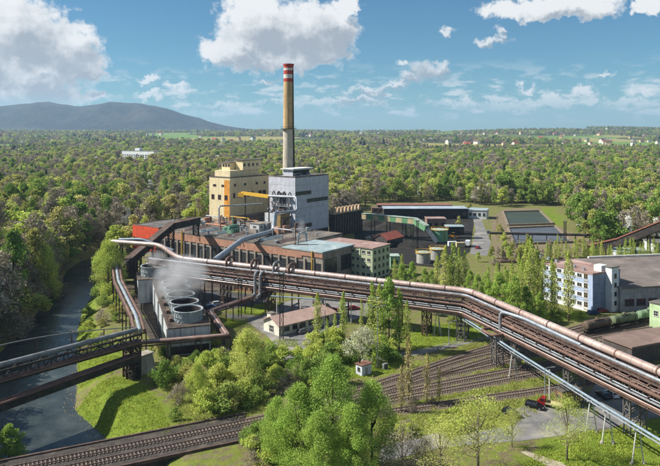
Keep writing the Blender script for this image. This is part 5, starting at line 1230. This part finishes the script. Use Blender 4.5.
LM = {'green': leaf_mat('leaves_fresh', ['8ca24e', '769044', '9cae5a', '84964a'], .32), 'olive': leaf_mat('leaves_olive', ['b4b068', 'a0a458', 'c0bc74', '969c54', 'b0a868', 'c6c27e'], .32),
      'yellow': leaf_mat('leaves_yellow_green', ['c2ca66', 'b0be5c', 'cace72'], .35), 'bare': leaf_mat('twigs_brown', ['978e7a', '847c6c', 'a89c88', '8f8678', '9c8c76'], .15), 'blossom': leaf_mat('blossom_white', ['e6e4dc', 'd6d5ca', 'eceae2'], .25), 'pale': leaf_mat('leaves_pale', ['bcbe9c', 'c4c4a8'], .25),
      'conifer': leaf_mat('needles', ['4c5a40', '40503a', '586448'], .05), 'bright': leaf_mat('leaves_bright', ['9cb454', 'a6bc5c', '90aa50'], .35), 'poplar': leaf_mat('leaves_poplar', ['b4be5e', 'a4b256', 'bec268', '9eb056'], .35), 'rust': leaf_mat('leaves_rusty', ['a89c66', 'b0a26a', '9c925e'], .25),
      'grass': leaf_mat('grass_blades', ['a4b04c', 'aab250'], .35, .45)}
def leaves(P, size, jit=.35, up=.3):
    """quads of about the given size at points P with random directions"""
    n = len(P); a = rng.normal(size=(n,3)); a /= np.linalg.norm(a, axis=1)[:,None]; b = rng.normal(size=(n,3)); b -= (b*a).sum(1)[:,None]*a; b /= np.linalg.norm(b, axis=1)[:,None]
    s = size*(1+jit*rng.uniform(-1,1,n))[:,None]; a = a*s*.5; b = b*s*.36
    V = np.stack([P-a, P-b*.9+a*.1, P+a, P+b], 1).reshape(-1,3); return V
def leaf_mesh(name, V, m, tint=None):
    n = len(V)//4; me = bpy.data.meshes.new(name); me.vertices.add(len(V)); me.vertices.foreach_set('co', V.astype('f').ravel()); me.loops.add(len(V)); me.loops.foreach_set('vertex_index', np.arange(len(V), dtype='i'))
    me.polygons.add(n); me.polygons.foreach_set('loop_start', np.arange(0, len(V), 4, dtype='i')); me.polygons.foreach_set('loop_total', np.full(n, 4, dtype='i'))
    me.update(); at_ = me.attributes.new('tint', 'FLOAT', 'FACE'); at_.data.foreach_set('value', (rng.random(n) if tint is None else tint).astype('f')); me.materials.append(m); return me
def ball(n, r, flat=1.0):
    d = rng.normal(size=(n,3)); d /= np.linalg.norm(d, axis=1)[:,None]; q = rng.random(n)**.45; P = d*(q*r)[:,None]; P[:,2] *= flat; return P
def crown_round(h, r, n, size, clumps=26, base=.28, droop=0.0, seed=0, topw=.75, cs=1.0):
    """clumps spread over an uneven crown between base*h and h"""
    rs = random.Random(seed); pts = []; tint = []; lims = []
    for i in range(clumps):
        f = rs.random()**.8; z = h*(base+(1-base)*(.06+.9*f)); prof = math.sin(math.pi*min(1, .16+.84*f)**topw)**.7
        a = rs.random()*6.283; q = r*prof*(.35+.62*rs.random()); c = (q*math.cos(a), q*math.sin(a), z); cr = r*(.26+.24*rs.random())*cs
        k = int(n/clumps); P = ball(k, cr, .8)+np.array(c)
        if droop: P[:,2] -= droop*np.abs(rng.normal(size=k))*rs.random()
        pts.append(P); tint.append(np.clip(rng.random(k)*.7+.3*rs.random(), 0, 1)); lims.append(c)
    return np.concatenate(pts), np.concatenate(tint), lims
def trunk_mesh(name, h, lims, r0=.35, m=None, twigs=0, fork=.3, nl=14):
    mb = MB(); top = (0, 0, h*.82); mb.tube([(0,0,-.6), (0,0,h*.25), (.1,.05,h*.55), top], [r0, r0*.8, r0*.5, r0*.15], 7)
    for i, c in enumerate(lims[:nl]):
        z0 = max(h*.15, min(h*.7, c[2]*.62)); s = Vector((0,0,z0)); e = Vector(c); mid = s.lerp(e, .5)+Vector((0,0,-.06*h))
        mb.tube([s, mid, e], [r0*.42, r0*.26, r0*.07], 5, caps=False)
        for k in range(twigs):
            d = Vector((random.uniform(-1,1), random.uniform(-1,1), random.uniform(-.2,1))).normalized(); p = mid.lerp(e, random.random()); mb.tube([p, p+d*h*random.uniform(.06,.14)], [r0*.1, r0*.03], 3, caps=False)
    me = mb.mesh(name); me.shade_smooth(); me.materials.append(m or BARK); return me
PROTO = {}
def proto(key, kind, h, r, n, size, shape='round', seed=0, **k):
    if shape == 'round':
        P, T, lm = crown_round(h, r, n, size, seed=seed, **k); tr = trunk_mesh('trunk', h, lm, .02*h)
    elif shape == 'bare':
        P, T, lm = crown_round(h, r, n, size, seed=seed, **k); tr = trunk_mesh('trunk', h, lm, .018*h, BARKP, 6, nl=22)
    elif shape == 'cone':
        z = rng.random(n)**.8; rr = r*(1-z)*(.75+.25*np.abs(np.sin(z*40)))*rng.random(n)**.4; a = rng.random(n)*6.283; P = np.stack([rr*np.cos(a), rr*np.sin(a), h*(.1+.9*z)-rr*.25], 1); T = rng.random(n); tr = trunk_mesh('trunk', h, [], .016*h)
    elif shape == 'poplar':
        rs = random.Random(seed); z = rng.random(n); lob = 1+.35*np.sin(z*23+seed)*np.sin(z*9+seed*2)
        rr = r*np.sin(np.pi*np.clip(.1+.9*z, 0, 1)**.8)**.6*lob*rng.random(n)**.55; a = rng.random(n)*6.283
        P = np.stack([rr*np.cos(a)+.18*r*np.sin(z*11+seed), rr*np.sin(a), h*(.12+.88*z)], 1); T = rng.random(n)
        tr = trunk_mesh('trunk', h, [(r*.6*math.cos(i*2.4), r*.6*math.sin(i*2.4), h*(.3+.055*i)) for i in range(11)], .013*h, BARKP, nl=11)
    V = leaves(P, size); PROTO[key] = (tr, leaf_mesh('crown', V, LM[kind], T), h)
for i in range(3): proto(f'green{i}', 'green', 16, 5.2, 2600, .8, seed=i, clumps=(22, 34, 44)[i], cs=(1.1, .85, .75)[i], base=(.2,.25,.12)[i])
for i in range(3): proto(f'olive{i}', 'olive', (16, 18, 14)[i], (5.0, 4.2, 5.6)[i], 2100, .75, seed=10+i, clumps=(24, 36, 30)[i], cs=(1.0, .8, .8)[i], base=.15)
for i in range(2): proto(f'yellow{i}', 'yellow', 15, 4.8, 2000, .8, seed=20+i)
for i in range(3): proto(f'bare{i}', 'bare', 16, 4.6, 1500, .55, 'bare', seed=30+i, base=.22)
for i in range(2): proto(f'blossom{i}', 'blossom', 13, 4.6, 1900, .6, seed=40+i)
for i in range(2): proto(f'conifer{i}', 'conifer', 19, 3.4, 1700, .9, 'cone', seed=50+i)
FAR = sorted(PROTO)
for i in range(3): proto(f'big{i}', 'bright', 20, 6.4, 26000, .27, seed=60+i, clumps=150, base=.06, cs=.7)
for i in range(2): proto(f'willow{i}', 'yellow', 15, 5.4, 14000, .28, seed=70+i, clumps=60, base=.06, droop=1.8, cs=.8)
for i in range(2): proto(f'sparse{i}', 'yellow', 13, 5.2, 6500, .17, 'bare', seed=80+i, clumps=40, base=.25)
for i in range(2): proto(f'twiggy{i}', 'bare', 9, 4.2, 5000, .18, 'bare', seed=85+i, clumps=34, base=.1)
for i in range(3): proto(f'poplar{i}', 'poplar', 18, 1.45, 1500, .38, 'poplar', seed=90+i)
for i in range(2): proto(f'rusty{i}', 'rust', 15, 1.2, 1000, .34, 'poplar', seed=95+i)
for i in range(2): proto(f'bushy{i}', 'bright', 15, 4.4, 8000, .38, seed=100+i, clumps=60, base=.1, cs=.7)
for i in range(2): proto(f'pear{i}', 'pale', 9, 3.6, 4500, .28, seed=105+i, clumps=36, base=.12)
for i in range(3): proto(f'shrub{i}', ('green', 'olive', 'yellow')[i], 3.6, 2.4, 2600, .27, seed=110+i, clumps=18, base=.02)
proto('shrub3', 'bare', 3.4, 2.4, 1800, .2, 'bare', seed=119, clumps=18, base=.02)
def tree(key, x, y, h, label, group=None, name='tree', w=1.0, z=None, cat='tree'):
    tr, cr, ph = PROTO[key]; s = h/ph
    o = bpy.data.objects.new(name, None); COL.objects.link(o); o.location = (x, y, hgt(x, y) if z is None else z); o.rotation_euler = (0, 0, random.random()*6.28); o.scale = (s*w, s*w, s); o.empty_display_size = .5
    tag(o, label, cat, group); link('trunk', tr, None, o); link('crown', cr, None, o); return o
def ptree(key, px, pb, pt, label, group=None, name='tree', w=1.0, z=None):
    zz = 0.0
    for _ in range(4):
        p = G(px, pb, zz); zz = hgt(p.x, p.y)
    top = H-(pt-HY)*p.y/F; return tree(key, p.x, p.y, max(2, top-zz), label, group, name, w)
# big trees in front
for i, (px, pb, pt, k, lb_) in enumerate(((333,474,357,'big0','tallest bright green tree of the clump before the relay hut'), (299,478,384,'big1','broad bright green tree beside the willow and rail bridge end'), (372,472,380,'big2','bright green tree at the relay hut end of the clump'),
        (352,492,404,'big1','lower bright green tree in front of the tallest one'), (318,496,412,'big2','low spreading bright green tree at the foot of the clump'), (277,466,398,'big0','narrow bright green tree close to the railway tracks'))): ptree(k, px, pb, pt, lb_, 'clump of bright green trees by the tracks', 'broadleaf_tree', .95 if i else .9)
ptree('willow0', 247, 388, 327, 'round yellow green willow before the cooling cells', None, 'willow_tree', .95)
ptree('willow1', 108, 296, 238, 'tall yellow green willow on the river bank by the gas pipe end', None, 'willow_tree', .9)
ptree('willow0', 120, 283, 246, 'yellow green willow between the river and the orange hall end', None, 'willow_tree', .8)
ptree('willow1', 197, 408, 361, 'thin yellow green tree on the slope above the rail bridge', None, 'willow_tree', .75)
ptree('sparse0', 478, 474, 397, 'sparsely leafing tree beside the car park entrance', None, 'leafing_tree', 1.15); ptree('sparse1', 567, 460, 398, 'dark trunked sparsely leafing tree on the lawn before the blue pipe', None, 'leafing_tree', 1.05)
ptree('sparse1', 512, 447, 410, 'small sparsely leafing tree beside the black hatchback', None, 'leafing_tree', 1.0); ptree('sparse0', 440, 486, 420, 'sparsely leafing tree between the bright clump and the car park road', None, 'leafing_tree', 1.1)
ptree('twiggy0', 402, 486, 430, 'bare grey twiggy tree beside the bright green clump', None, 'bare_tree', 1.2); ptree('twiggy1', 425, 478, 440, 'low bare bush between the leafing trees', None, 'bare_tree', 1.1)
ptree('pear0', 362, 364, 329, 'pale whitish leafing tree behind the relay hut', None, 'blossom_tree', 1.25)
for px, pb, pt, w in ((317.6,342,292,1.2),(343,347,291,1.1),(361.5,342,298,.7),(372,350,281,1.1),(380,352,283,1.2),(399,350,288,1.4),(407,347,300,1.2),(335,345,312,.9),(327,352,318,1.0)):
    ptree(f'poplar{int(px) % 3}', px, pb, pt, 'slender yellow green poplar between the gatehouse and the tracks', 'poplars between gatehouse and tracks', 'poplar_tree', w)
ptree('bushy0', 389, 352, 278, 'tall broad green tree among the poplars before the pipe bridge', None, 'broadleaf_tree', .62)
for i, (px, pb, pt) in enumerate(((408.5,404,336),(427,402,353),(439,404,367),(401,412,365))): ptree(f'rusty{i % 2}', px, pb, pt, 'thin rusty leafed poplar standing between the tracks and the bright clump', 'rusty poplars by the tracks', 'poplar_tree', 1.1)
for px, pb, pt, w in ((532,314,237,1.1),(538,314,250,1.0),(526,312,246,1.1),(519,310,254,1.1),(552,318,258,1.1),(555,319,263,.9),(568.6,321,251,1.15),(512,308,262,1.1),(505,306,265,1.0),(497,304,262,1.1),(522,316,258,1.0),(529,318,252,1.2),(543,316,256,.9),(488,300,266,1.0)):
    ptree(f'poplar{int(px) % 3}', px, pb, pt, 'tall poplar in front of the blue building', 'poplars before the blue building', 'poplar_tree', w)
for px, pb, pt, w in ((445,294,245,1.3),(453,294,242,1.4),(459,292,247,1.2),(465,292,250,1.2),(437,292,254,1.2),(450,292,256,1.5),(395,285,258,1.5),(402,286,254,1.2)):
    ptree(f'poplar{int(px) % 3}', px, pb, pt, 'bright poplar standing behind the pipe bridge', 'poplars behind the pipe bridge', 'poplar_tree', w)
for i in range(26):
    px = 546+i*4.7+random.uniform(-1.5,1.5); ptree(f'poplar{i % 3}', px, 270+random.uniform(-2,3), 240+random.uniform(-3,6), 'slim poplar of the row behind the blue building', 'poplar row behind the blue building', 'poplar_tree', random.uniform(.9,1.3))
for i, (px, pb, pt) in enumerate(((500,320,272),(514,324,276),(489,317,280),(527,324,286),(478,304,274),(470,298,270),(412,291,262),(425,292,268),(402,290,264),(540,322,292),(432,288,270),(508,300,270),(486,298,272))):
    ptree(f'bushy{i % 2}', px, pb, pt, 'round bright green tree behind the pipe bridge', 'bright green trees behind the pipe bridge', 'broadleaf_tree', .8)
for i, (px, pb, pt, k) in enumerate(((470,214,203,'olive0'),(459,232,216,'olive1'),(497,228,216,'rusty0'),(499,238,224,'olive2'),(504,246,233,'yellow0'),(492,258,246,'olive0'),(478,262,252,'yellow1'),(512,252,243,'yellow0'),(533,256,246,'olive1'),(548,254,246,'yellow1'),(580,250,238,'olive2'))):
    ptree(k, px, pb, pt, ('round olive tree by the end of the long coal shed','round brown green tree before the long coal shed','thin rusty tree by the access road','olive bush tree beside the near pond corner','yellow green tree at the pond corner','olive tree below the access road','low yellow green tree by the access road end','yellow green tree before the near settling pond','olive tree before the near settling pond','yellow green tree before the pond pipe','olive tree at the end of the pond pipe')[i], None, 'broadleaf_tree', .9)
for i in range(34):
    px = random.uniform(488, 602); pb = random.uniform(250, 262); ptree(random.choice(('olive0','yellow0','olive1','bare0','poplar1','poplar2')), px, pb, pb-random.uniform(9, 17), 'young spring tree in the strip between the ponds and the blue building', 'young trees below the ponds', 'young_tree', random.uniform(.7, 1.1))
# shrubs
def shrubs(poly, n, kinds, hr, label, group):
    P = [G(a, b) for a, b in poly]; W_ = [(p.x, p.y) for p in P]; x0, x1 = min(p[0] for p in W_), max(p[0] for p in W_); y0, y1 = min(p[1] for p in W_), max(p[1] for p in W_); c = 0; tries = 0
    while c < n and tries < n*60:
        tries += 1; x, y = random.uniform(x0, x1), random.uniform(y0, y1)
        if not inpoly(x, y, W_) or hgt(x, y) < WATER+.2: continue
        qx, qy = CX+x/y*F, HY+F*H/y
        if 338 < qx < 402 and 362 < qy < 400: continue
        tree(random.choice(kinds), x, y, random.uniform(*hr), label, group, 'shrub', random.uniform(.8,1.3), cat='shrub'); c += 1
shrubs([(160,372),(262,370),(262,402),(200,424),(172,428)], 34, ['shrub0','shrub1','shrub2','shrub0','shrub3'], (2.5, 6), 'leafy shrub on the slope between cooling cells and rail bridge', 'shrubs on the slope')
shrubs([(88,300),(118,296),(134,330),(132,350),(100,352),(80,345)], 26, ['shrub1','shrub2','shrub3','shrub0'], (1.5, 4), 'shrub on the river bank beside the pipe rack', 'shrubs on the river bank')
shrubs([(98,262),(114,262),(126,300),(92,300)], 14, ['shrub1','shrub2','shrub0'], (3, 6), 'shrub on the bank between river and conveyor foot', 'shrubs by the conveyor foot')
shrubs([(240,440),(300,432),(300,480),(225,480)], 16, ['shrub2','shrub1','shrub0','shrub3'], (2.5, 5.5), 'yellow green shrub at the rail bridge end', 'shrubs at the rail bridge end')
shrubs([(150,345),(215,350),(222,366),(150,368)], 14, ['shrub0','shrub1','shrub2'], (1.5, 3.2), 'shrub at the foot of the cooling cells', 'shrubs under the cooling cells')
shrubs([(305,340),(400,352),(398,384),(300,392)], 40, ['shrub0','shrub0','shrub2'], (2, 6), 'green shrub between the gatehouse lawn and the tracks', 'shrubs before the tracks')
shrubs([(425,294),(470,300),(470,328),(425,328)], 16, ['shrub0','shrub1'], (2, 4.5), 'green shrub in the shade under the pipe bridge', 'shrubs under the pipe bridge')
shrubs([(540,312),(585,316),(570,326),(490,318)], 12, ['shrub0','shrub2'], (1.5, 3), 'shrub under the poplars before the blue building', 'shrubs before the blue building')
shrubs([(385,425),(470,420),(470,436),(385,440)], 10, ['shrub2','shrub3'], (1, 2.5), 'low shrub along the car park road', 'shrubs along the car park road')
shrubs([(492,255),(600,248),(600,262),(492,268)], 18, ['shrub1','shrub2','shrub3'], (2, 4.5), 'shrub in the strip below the settling ponds', 'shrubs below the settling ponds')
shrubs([(400,402),(470,404),(470,415),(400,415)], 7, ['shrub2','shrub3'], (.8, 2), 'low shrub beside the grassy outer track', 'shrubs beside the outer track')
shrubs([(205,345),(262,350),(268,372),(205,372)], 14, ['shrub0','shrub2','shrub1'], (2.5, 5.5), 'leafy shrub beside the round willow', 'shrubs beside the willow')
shrubs([(268,362),(305,358),(330,376),(270,400)], 18, ['shrub0','shrub2','shrub3'], (2.5, 5), 'leafy shrub between the paved yard and the bright green clump', 'shrubs below the paved yard')
c_ = 0
while c_ < 62:                                            # thicket along the wooded bank
    y = random.uniform(125, 335); c, w = river(y); x = c-w-random.uniform(.5, 26)
    if not -20 < CX+x/y*F < 120: continue
    c_ += 1; tree(random.choice(('shrub3','shrub3','twiggy0','twiggy1','shrub1','shrub0')), x, y, random.uniform(5, 10), 'twiggy thicket bush on the wooded river bank', 'thicket on the wooded bank', 'shrub', random.uniform(.9, 1.4), cat='shrub')
ptree('bushy1', 9, 470, 424, 'round bright green bush on the river edge below the trestle', None, 'broadleaf_tree', 1.2)
for px, pb, pt, k, lb_ in ((45,302,243,'willow0','tall yellow green tree on the wooded river bank'), (20,272,226,'blossom0','white blossoming tree above the river bend'), (33,268,230,'blossom1','white blossoming tree beside the yellow green bank tree')): ptree(k, px, pb, pt, lb_, None, 'bank_tree', .75)

# low growth on the lawns and stones along the water
RAILB = pxpoly([(262,413),(330,398),(395,376),(430,358),(478,342),(512,340),(560,352),(640,330),(690,318),(720,340),(640,362),(560,388),(545,394),(480,405),(410,412),(330,428),(268,432)])
def tufts(name, label, polys, n, hmin, hmax, m, w=.16):
    areas = []
    for P in polys:
        xs_, ys_ = [p[0] for p in P], [p[1] for p in P]; areas.append((min(xs_), max(xs_), max(min(ys_), 112), min(max(ys_), 235), P))
    A_ = [max(0, (a[1]-a[0])*(a[3]-a[2])) for a in areas]; V = []; T = []
    while len(T) < n:
        a = random.choices(areas, A_)[0]; x, y = random.uniform(a[0], a[1]), random.uniform(a[2], a[3])
        if not inpoly(x, y, a[4]) or noise.noise((x*.25, y*.25, 6)) < -.3+.5*random.random()-.2: continue
        z = hgt(x, y); tt = random.random()
        if z < WATER or any((p.x-x)**2+(p.y-y)**2 < 7.5 for p in TRK[::1] if abs(p.x-x) < 3 and abs(p.y-y) < 3): continue
        for k in range(4):
            t_ = random.random()*6.28; h = random.uniform(hmin, hmax); dx, dy = math.cos(t_)*w, math.sin(t_)*w; lx, ly = random.uniform(-.5,.5)*h, random.uniform(-.5,.5)*h; ox, oy = random.uniform(-.3,.3), random.uniform(-.3,.3)
            V += [(x+ox-dx, y+oy-dy, z-.03), (x+ox+dx, y+oy+dy, z-.03), (x+ox+dx*.4+lx, y+oy+dy*.4+ly, z+h), (x+ox-dx*.4+lx, y+oy-dy*.4+ly, z+h)]; T.append(min(1, max(0, tt+random.uniform(-.2,.2))))
    tag(link(name, leaf_mesh(name, np.array(V), m, np.array(T))), label, 'grass', kind='stuff')
tufts('grass_tufts', 'tufts of fresh grass on the lawns and river bank', LAWN, 70000, .10, .38, LM['grass'], .07)
tufts('dry_weeds', 'dry olive weeds along the tracks and slopes', OLIVE+[RAILB], 34000, .15, .55, LM['olive'], .06)
m = MB()
for i in range(420):
    y = random.uniform(126, 240); c, w = river(y); x = c+w+random.uniform(-1.5, 2.6); z = hgt(x, y); r_ = random.uniform(.15, .5); z = max(z, WATER-.1)
    m.add([(x+r_*random.uniform(.7,1.3)*a, y+r_*random.uniform(.7,1.3)*b, z+r_*.7*cc) for a, b, cc in ((1,0,0),(0,1,0),(-1,0,0),(0,-1,0),(0,0,1),(0,0,-1))], [(0,1,4),(1,2,4),(2,3,4),(3,0,4),(1,0,5),(2,1,5),(3,2,5),(0,3,5)])
tag(link('river_stones', m.mesh('river_stones'), mat('river_stone', '7d7464', '625a4c', .7, .9)), 'pale stones along the river edge', 'stones', kind='stuff')

# the wood: the nearest trees are things, the rest one mass
WORKS = pxpoly([(108,264),(128,249),(205,231),(300,226),(335,225),(358,211),(372,202.5),(455,202),(470,205.5),(500,207),(557,205),(574,222),(582,238),(600,246),(720,246),(900,300),(900,900),(-200,900),(60,400)])
def allowed(x, y):
    if y < 760:
        c, w = river(y); d = abs(x-c)-w
        if d < 3.0: return False
        if x > c and y < 345 and x < -60: return False
        if x > c and inpoly(x, y, WORKS): return False
        if x > c and y < 205: return False
        if x < c and d < 5: return random.random() < .5
    if 1180 < y < 1362 and -440 < x < -325: return False     # sight line to the white block
    if 1362 <= y < 1400 and -445 < x < -320: return False
    return True
WOODK = {'green': ['green0','green1','green2'], 'olive': ['olive0','olive1','olive2'], 'yellow': ['yellow0','yellow1'], 'bare': ['bare0','bare1','bare2'], 'blossom': ['blossom0','blossom1'], 'conifer': ['conifer0','conifer1']}
def pick(x, y):
    a = noise.noise((x*.012, y*.007, 4)); b = noise.noise((x*.004, y*.0016, 8)); r_ = random.random(); px = CX+x/y*F
    wt = {'olive': .33, 'green': .15, 'bare': .36, 'yellow': .15, 'blossom': .095, 'conifer': .004}
    if px > 330: wt['green'] += .30*sstep(330, 520, px); wt['bare'] += .02; wt['olive'] -= .10*sstep(330, 520, px)
    if px < 120 and y < 300: wt['bare'] += .5; wt['olive'] -= .1; wt['green'] -= .06
    if a > .1: wt['bare'] += .4*a+.1
    if a < -.1: wt['yellow'] += .25; wt['green'] += .2
    if y > 700: wt['bare'] += .16
    if y > 1100 and b > .15: wt['conifer'] += .4*sstep(.15, .4, b)
    if y > 700 and b < -.12: wt['yellow'] += .6
    if y > 1800: wt['conifer'] += .08; wt['bare'] += .3
    s = sum(max(0, q) for q in wt.values()); r_ *= s
    for k, q in wt.items():
        r_ -= max(0, q)
        if r_ <= 0: return k
    return 'olive'
pts = []
def scatter(y0, y1, step, dens=1.0, mrg=70, far=False):
    y = y0
    while y < y1:
        st = step; xa = (-mrg-330)/F*y; xb = (660+mrg-330)/F*y; x = xa
        while x < xb:
            X, Y = x+random.uniform(-.45,.45)*st, y+random.uniform(-.45,.45)*st
            if allowed(X, Y) and random.random() < dens:
                if far:
                    q = noise.noise((X*.0016, Y*.0007, 2)); 
                    if q < (-.06 if CX+X/Y*F < 420 else .10): x += st; continue
                pts.append((X, Y, pick(X, Y)))
            x += st
        y += step
scatter(118, 345, 6.0, .95, 190); scatter(345, 520, 6.4, .96, 110); scatter(520, 1000, 8.6, .97); scatter(1000, 2100, 13.5, .97, 40); scatter(2100, 6600, 27, .95, 30, True)
LBL = {'green': ('fresh green broadleaf tree at the edge of the wood', 'broadleaf_tree'), 'olive': ('olive green broadleaf tree at the edge of the wood', 'broadleaf_tree'), 'yellow': ('yellow green budding tree at the edge of the wood', 'broadleaf_tree'),
       'bare': ('bare brown tree at the edge of the wood', 'bare_tree'), 'blossom': ('white blossoming tree at the edge of the wood', 'blossom_tree'), 'conifer': ('dark conifer at the edge of the wood', 'conifer_tree')}
near = sorted((p for p in pts if -20 < CX+p[0]/p[1]*F < 680 and HY+F*H/p[1] < 480), key=lambda p: p[1])
sel = set(); cnt = {}
for p in near:
    if cnt.get(p[2], 0) < 150 and len(sel) < 520: sel.add(p); cnt[p[2]] = cnt.get(p[2], 0)+1
def theight(p):
    h = {'green': 16, 'olive': 16, 'yellow': 14.5, 'bare': 15.5, 'blossom': 11, 'conifer': 19}[p[2]]*random.choice((random.uniform(.6, 1.0), random.uniform(.85, 1.3), random.uniform(1.0, 1.5)))
    if p[1] < 300 and p[0] < -80: h *= 1.3
    if p[1] > 2100: h *= 1.25
    return h
vs, kd, sc_, rt = [], [], [], []
for p in pts:
    k = random.choice(WOODK[p[2]]); h = theight(p); wd = random.uniform(.95, 1.35) if random.random() < .6 else random.uniform(.6, .85)
    if p[1] > 1000: wd *= 1.35
    if p[1] > 2100: wd *= 1.35
    if p in sel: tree(k, p[0], p[1], h, LBL[p[2]][0], LBL[p[2]][0].replace(' tree at', ' trees at').replace(' conifer at', ' conifers at'), LBL[p[2]][1], wd)
    else:
        s = h/PROTO[k][2]; vs.append((p[0], p[1], hgt(p[0], p[1]))); kd.append(FAR.index(k)); sc_.append((s*wd, s*wd, s)); rt.append(random.random()*6.28)
print('wood', len(pts), 'individual', len(sel))
wc = bpy.data.collections.new('wood_kinds')
for i, k in enumerate(FAR):
    tr, cr, h = PROTO[k]; me = bpy.data.meshes.new('wood_tree_'+'abcdefghijklmnopq'[i])
    tv = [v_.co[:] for v_ in tr.vertices]; tf = [tuple(p.vertices) for p in tr.polygons]; nv = len(tv); cv_ = np.empty(len(cr.vertices)*3, 'f'); cr.vertices.foreach_get('co', cv_); n4 = len(cr.polygons)
    me.from_pydata(tv+[tuple(q) for q in cv_.reshape(-1,3).tolist()], [], tf+[(nv+4*j, nv+4*j+1, nv+4*j+2, nv+4*j+3) for j in range(n4)])
    me.materials.append(tr.materials[0]); me.materials.append(cr.materials[0]); me.polygons.foreach_set('material_index', np.array([0]*len(tf)+[1]*n4, dtype='i'))
    tt = np.empty(n4, 'f'); cr.attributes['tint'].data.foreach_get('value', tt); at_ = me.attributes.new('tint', 'FLOAT', 'FACE'); at_.data.foreach_set('value', np.concatenate([np.zeros(len(tf), 'f'), tt]))
    wc.objects.link(bpy.data.objects.new('wood_tree_'+'abcdefghijklmnopq'[i], me))
wm = bpy.data.meshes.new('woodland'); wm.from_pydata(vs, [], [])
wm.attributes.new('kind', 'INT', 'POINT').data.foreach_set('value', np.array(kd, dtype='i')); wm.attributes.new('size', 'FLOAT_VECTOR', 'POINT').data.foreach_set('vector', np.array(sc_, dtype='f').ravel()); wm.attributes.new('turn', 'FLOAT', 'POINT').data.foreach_set('value', np.array(rt, dtype='f'))
wo = tag(link('woodland', wm), 'mixed spring woodland stretching from the works to the horizon', 'wood', kind='stuff')
ng = bpy.data.node_groups.new('woodland', 'GeometryNodeTree'); ng.interface.new_socket('Geometry', in_out='INPUT', socket_type='NodeSocketGeometry'); ng.interface.new_socket('Geometry', in_out='OUTPUT', socket_type='NodeSocketGeometry')
gi = ng.nodes.new('NodeGroupInput'); go = ng.nodes.new('NodeGroupOutput'); ip = ng.nodes.new('GeometryNodeInstanceOnPoints'); ci = ng.nodes.new('GeometryNodeCollectionInfo'); ci.inputs['Collection'].default_value = wc; ci.inputs['Separate Children'].default_value = True; ci.inputs['Reset Children'].default_value = True
def named(nm, ty): q = ng.nodes.new('GeometryNodeInputNamedAttribute'); q.data_type = ty; q.inputs['Name'].default_value = nm; return [s for s in q.outputs if s.enabled][0]
cx_ = ng.nodes.new('ShaderNodeCombineXYZ'); ng.links.new(named('turn', 'FLOAT'), cx_.inputs[2])
ng.links.new(gi.outputs[0], ip.inputs['Points']); ng.links.new(ci.outputs[0], ip.inputs['Instance']); ip.inputs['Pick Instance'].default_value = True; ng.links.new(named('kind', 'INT'), ip.inputs['Instance Index'])
ng.links.new(cx_.outputs[0], ip.inputs['Rotation']); ng.links.new(named('size', 'FLOAT_VECTOR'), ip.inputs['Scale']); ng.links.new(ip.outputs[0], go.inputs[0])
wo.modifiers.new('woodland', 'NODES').node_group = ng

# ------------------------------------------------------------------ far village
HWALL = [mat('house_white', 'd8d4c8', 'c8c4b8', .3, .85), mat('house_cream', 'c9b896', 'b8a785', .3, .85)]; HROOF = [mat('roof_tile_red', '9a5644', '854838', .4, .9), mat('roof_tile_brown', '6d5449', '5c463c', .4, .9), mat('roof_grey', '6a6a6c', '5b5b5d', .4, .9)]
hw_me = []; hr_me = []
for m in HWALL:
    me = MB().box(-6, 6, -4.5, 4.5, -2, 6).add([(-6,-4.5,6),(-6,4.5,6),(-6,0,10),(6,-4.5,6),(6,4.5,6),(6,0,10)], [(0,2,1),(3,4,5)]).mesh('wall'); me.materials.append(m); hw_me.append(me)
for m in HROOF: me = gable(-6.7, 6.7, -5.3, 5.3, 5.5, 10, .3).mesh('roof'); me.materials.append(m); hr_me.append(me)
RC = ('red', 'brown', 'grey'); WCN = ('white', 'cream')
for i in range(150):
    px = random.choice((random.uniform(440, 670), random.uniform(440, 670), random.uniform(150, 450), random.uniform(0, 150))); y = random.uniform(2300, 5600); x = (px-CX)/F*y
    a, b = random.randrange(2), random.randrange(3); s = random.uniform(1.2, 2.0)
    o = link('house', None); o.location = (x, y, hgt(x, y)+random.uniform(3, 9)); o.rotation_euler = (0,0,random.random()*3.14); o.scale = (s, s, s*.9)
    tag(o, f'far {WCN[a]} house with a {RC[b]} roof in the valley beyond the wood', 'house', f'far {WCN[a]} houses with {RC[b]} roofs'); link('wall', hw_me[a], None, o); link('roof', hr_me[b], None, o)
